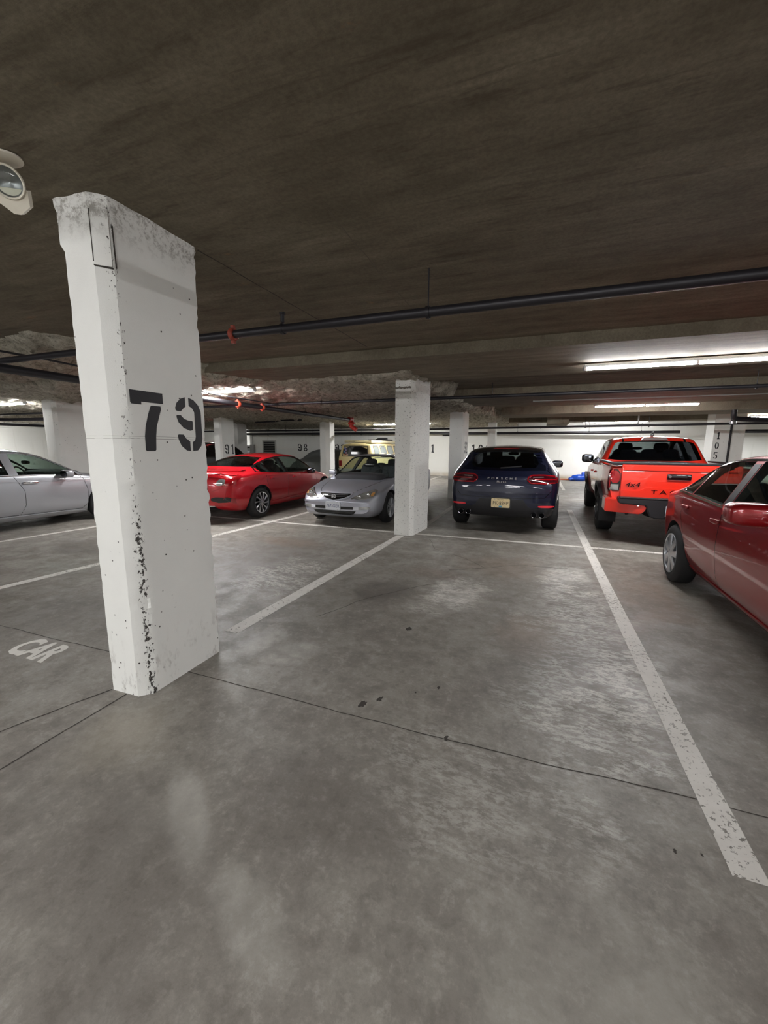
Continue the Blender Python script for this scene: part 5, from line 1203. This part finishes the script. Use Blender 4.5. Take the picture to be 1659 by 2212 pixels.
c.strip('window_rubber', 'B', [(-.62, 1.05), (-.56, 1.49), (.56, 1.49), (.62, 1.05), (-.62, 1.05)], .03, simple('grey_rubber', lin(70, 68, 62), .7), .008, .01)
for i, (x_, z_, cc) in enumerate([(-.50, 1.40, (90, 100, 160)), (-.46, 1.32, (150, 130, 170)), (-.52, 1.25, (80, 120, 170)), (-.44, 1.20, (170, 130, 150)), (-.50, 1.12, (200, 120, 90)), (-.38, 1.12, (210, 160, 150))]):
    c.patch('sticker', 'B', [(x_-.045, z_-.03), (x_-.045, z_+.03), (x_+.045, z_+.03), (x_+.045, z_-.03)], simple('sticker_%d' % i, lin(*cc), .5), .010, .004, res=.04)
for d in 'RL':
    for a, b in ((-1.85, -1.25), (-1.10, -.35), (-.20, .55), (.75, 1.55)):
        gp = [(a, 1.10), (a+.05, 1.50), (b-.05, 1.50), (b, 1.10)]
        L_ = c.patch('side_window', d, gp, simple('van_glass', lin(150, 158, 156), .08, .3, .6), .006, .01, smooth=1, res=.08); c.strip('window_rubber', d, gp+[gp[0]], .03, bpy.data.materials['grey_rubber'], .008, .008, L_)
    c.strip('belt_moulding', d, [(-2.0, 1.0), (1.9, .99)], .03, bpy.data.materials['grey_rubber'], .004, .006)
for sg in (1, -1):
    for y in (-1.2, 1.25): wheel(c.root, sg*.78, y, .32, .19, dict(n=5, bw=.09, rim=.19))
    mirror(c, sg, 1.60, 1.28, GLOSSB, r=(.07, .05, .09))
    c.patch('tail_lamp', 'B', [(sg*.66, .62), (sg*.66, .86), (sg*.80, .86), (sg*.80, .62)], LAMPR, .01, .02)
bm = bmesh.new(); add_box(bm, (0, -.1, 1.70), (1.32, 3.5, .12), None, .04); mesh_obj('pop_top', bm, simple('cream_white', lin(214, 204, 172), .5), c.root)
bm = bmesh.new(); add_box(bm, (0, .9, 1.80), (1.0, .9, .05), None, .015); add_box(bm, (.2, .5, 1.80), (.5, .5, .12), Matrix.Rotation(.2, 3, 'X'), .02); mesh_obj('roof_rack', bm, PLAST, c.root)
c.strip('rear_bumper', 'B', [(-.84, .46), (.84, .46)], .12, simple('bumper_white', lin(200, 198, 188), .5), .05, .06)
text_obj('badge_lettering', 'WESTFALIA', .05, GLOSSB, c.root, frame((-.28, -1.86, 1.70), (1, 0, 0), (0, 0, 1)), .002, 1.1)

# ---------------------------------------------------------------- covered car
GREYC = simple('car_cover_fabric', lin(112, 115, 114), .85, bump=(60, .2))
q = mkspec(top=[(-2.2, .55), (-2.15, .90), (-1.7, 1.0), (-1.2, 1.22), (-.6, 1.34), (0, 1.35), (.5, 1.25), (1.0, 1.0), (1.6, .86), (2.05, .70), (2.2, .45)], bot=[(-2.2, .05), (2.2, .05)],
           wid=[(-2.2, .72), (-2.0, .86), (-1.3, .93), (1.3, .93), (2.0, .86), (2.2, .7)], belt=[(-2.2, .6), (-1.8, .86), (0, .90), (1.6, .74), (2.2, .45)], rail=[(-2.2, .5), (-1, .56), (.2, .58), (1.3, .68), (2.2, .5)], crown=.07, bowf=.2, bowr=.18)
bm = loft(q)
for v_ in bm.verts:
    p = v_.co; k = noise.noise(Vector((p.x*2.0, p.y*3.2, p.z*5)))*.05+noise.noise(Vector((p.x*1.2+p.z*2, p.y*9, p.z*1.4)))*.035
    v_.co += Vector((math.copysign(k, p.x) if abs(p.x) > .2 else 0, 0, k*.5 if p.z > .3 else 0))
o = mesh_obj('car_cover', bm, GREYC, None, 60); o.location = (-9.82, 17.75, 0); o.rotation_euler = (0, 0, PI)
tag(o, 'car under a loose grey cover, behind the thin white pillar', 'covered car')

# ---------------------------------------------------------------- partly seen cars in the distance
def far_car(name, label, paint_m, loc, rot, h=1, glass=GLASSD):
    q = mkspec(top=[(-2.25, .7), (-2.2, 1.0), (-2.1, 1.08), (-1.85, 1.4), (-1.6, 1.55*h), (-.5, 1.62*h), (.3, 1.58*h), (.8, 1.35), (1.2, 1.05), (1.9, .93), (2.2, .7), (2.25, .55)], bot=[(-2.25, .45), (-2.1, .28), (1.9, .24), (2.25, .4)],
               wid=[(-2.25, .78), (-2.0, .9), (1.4, .92), (2.0, .84), (2.25, .68)], belt=[(-2.25, .9), (-1.8, 1.02), (1.2, .96), (2.25, .55)], rail=[(-2.25, .7), (-1.8, .64), (0, .64), (.9, .68), (1.3, .76), (2.25, .5)], bowf=.2, bowr=.12)
    c = Car(name, label, 'car', q, paint_m, loc, rot); wells(c, (-1.35, 1.35), .34, .22); c.body()
    for d in 'RL':
        for a, b in ((-1.5, -.75), (-.68, .10), (.18, 1.0)):
            sp = c.side_poly(a, b, .03, .06); c.patch('side_window', d, sp, GLOSSB, .004, .008, res=.08)
    c.patch('rear_window', 'B', [(-.62, 1.14), (-.54, 1.46*h), (.54, 1.46*h), (.62, 1.14)], GLOSSB, .004, .008, smooth=1)
    c.patch('windscreen', 'F', [(-.70, 1.08), (-.56, 1.48*h), (.56, 1.48*h), (.70, 1.08)], GLOSSB, .004, .008, smooth=1)
    for sg in (1, -1):
        for y in (-1.35, 1.35): wheel(c.root, sg*.80, y, .34, .22, dict(n=6, bw=.05, rim=.22))
        mirror(c, sg, .80, 1.05, paint_m); c.patch('tail_lamp', 'B', [(sg*.6, .85), (sg*.6, .98), (sg*.82, .98), (sg*.82, .85)], LAMPR, .008, .02); c.patch('head_lamp', 'F', [(sg*.5, .68), (sg*.5, .80), (sg*.74, .84), (sg*.74, .70)], LAMPC, .008, .02)
    return c
c = far_car('hatchback', 'dark hatchback with white roof trim behind the bright red sedan', simple('charcoal_paint', lin(60, 62, 66), .3, .4, 1), (-12.85, 13.6, 0), 0)
for sg in (-.6, .6): box_obj('roof_rail', (sg, -.4, 1.63), (.04, 1.8, .04), HOUSE, c.root, .01)
c = far_car('hatchback', 'white hatchback past the pale silver sedan, dark spoiler on top', simple('white_paint', lin(214, 216, 218), .3, 0, 1), (-13.6, 4.15, 0), PI)
box_obj('roof_spoiler', (0, -1.75, 1.60), (1.2, .34, .05), GLOSSB, c.root, .015, Matrix.Rotation(-.12, 3, 'X'))
far_car('hatchback', 'grey hatchback in the recess left of the wall vent', simple('grey_paint', lin(130, 134, 140), .3, .4, 1), (-19.2, 21.5, 0), PI/2, .97)
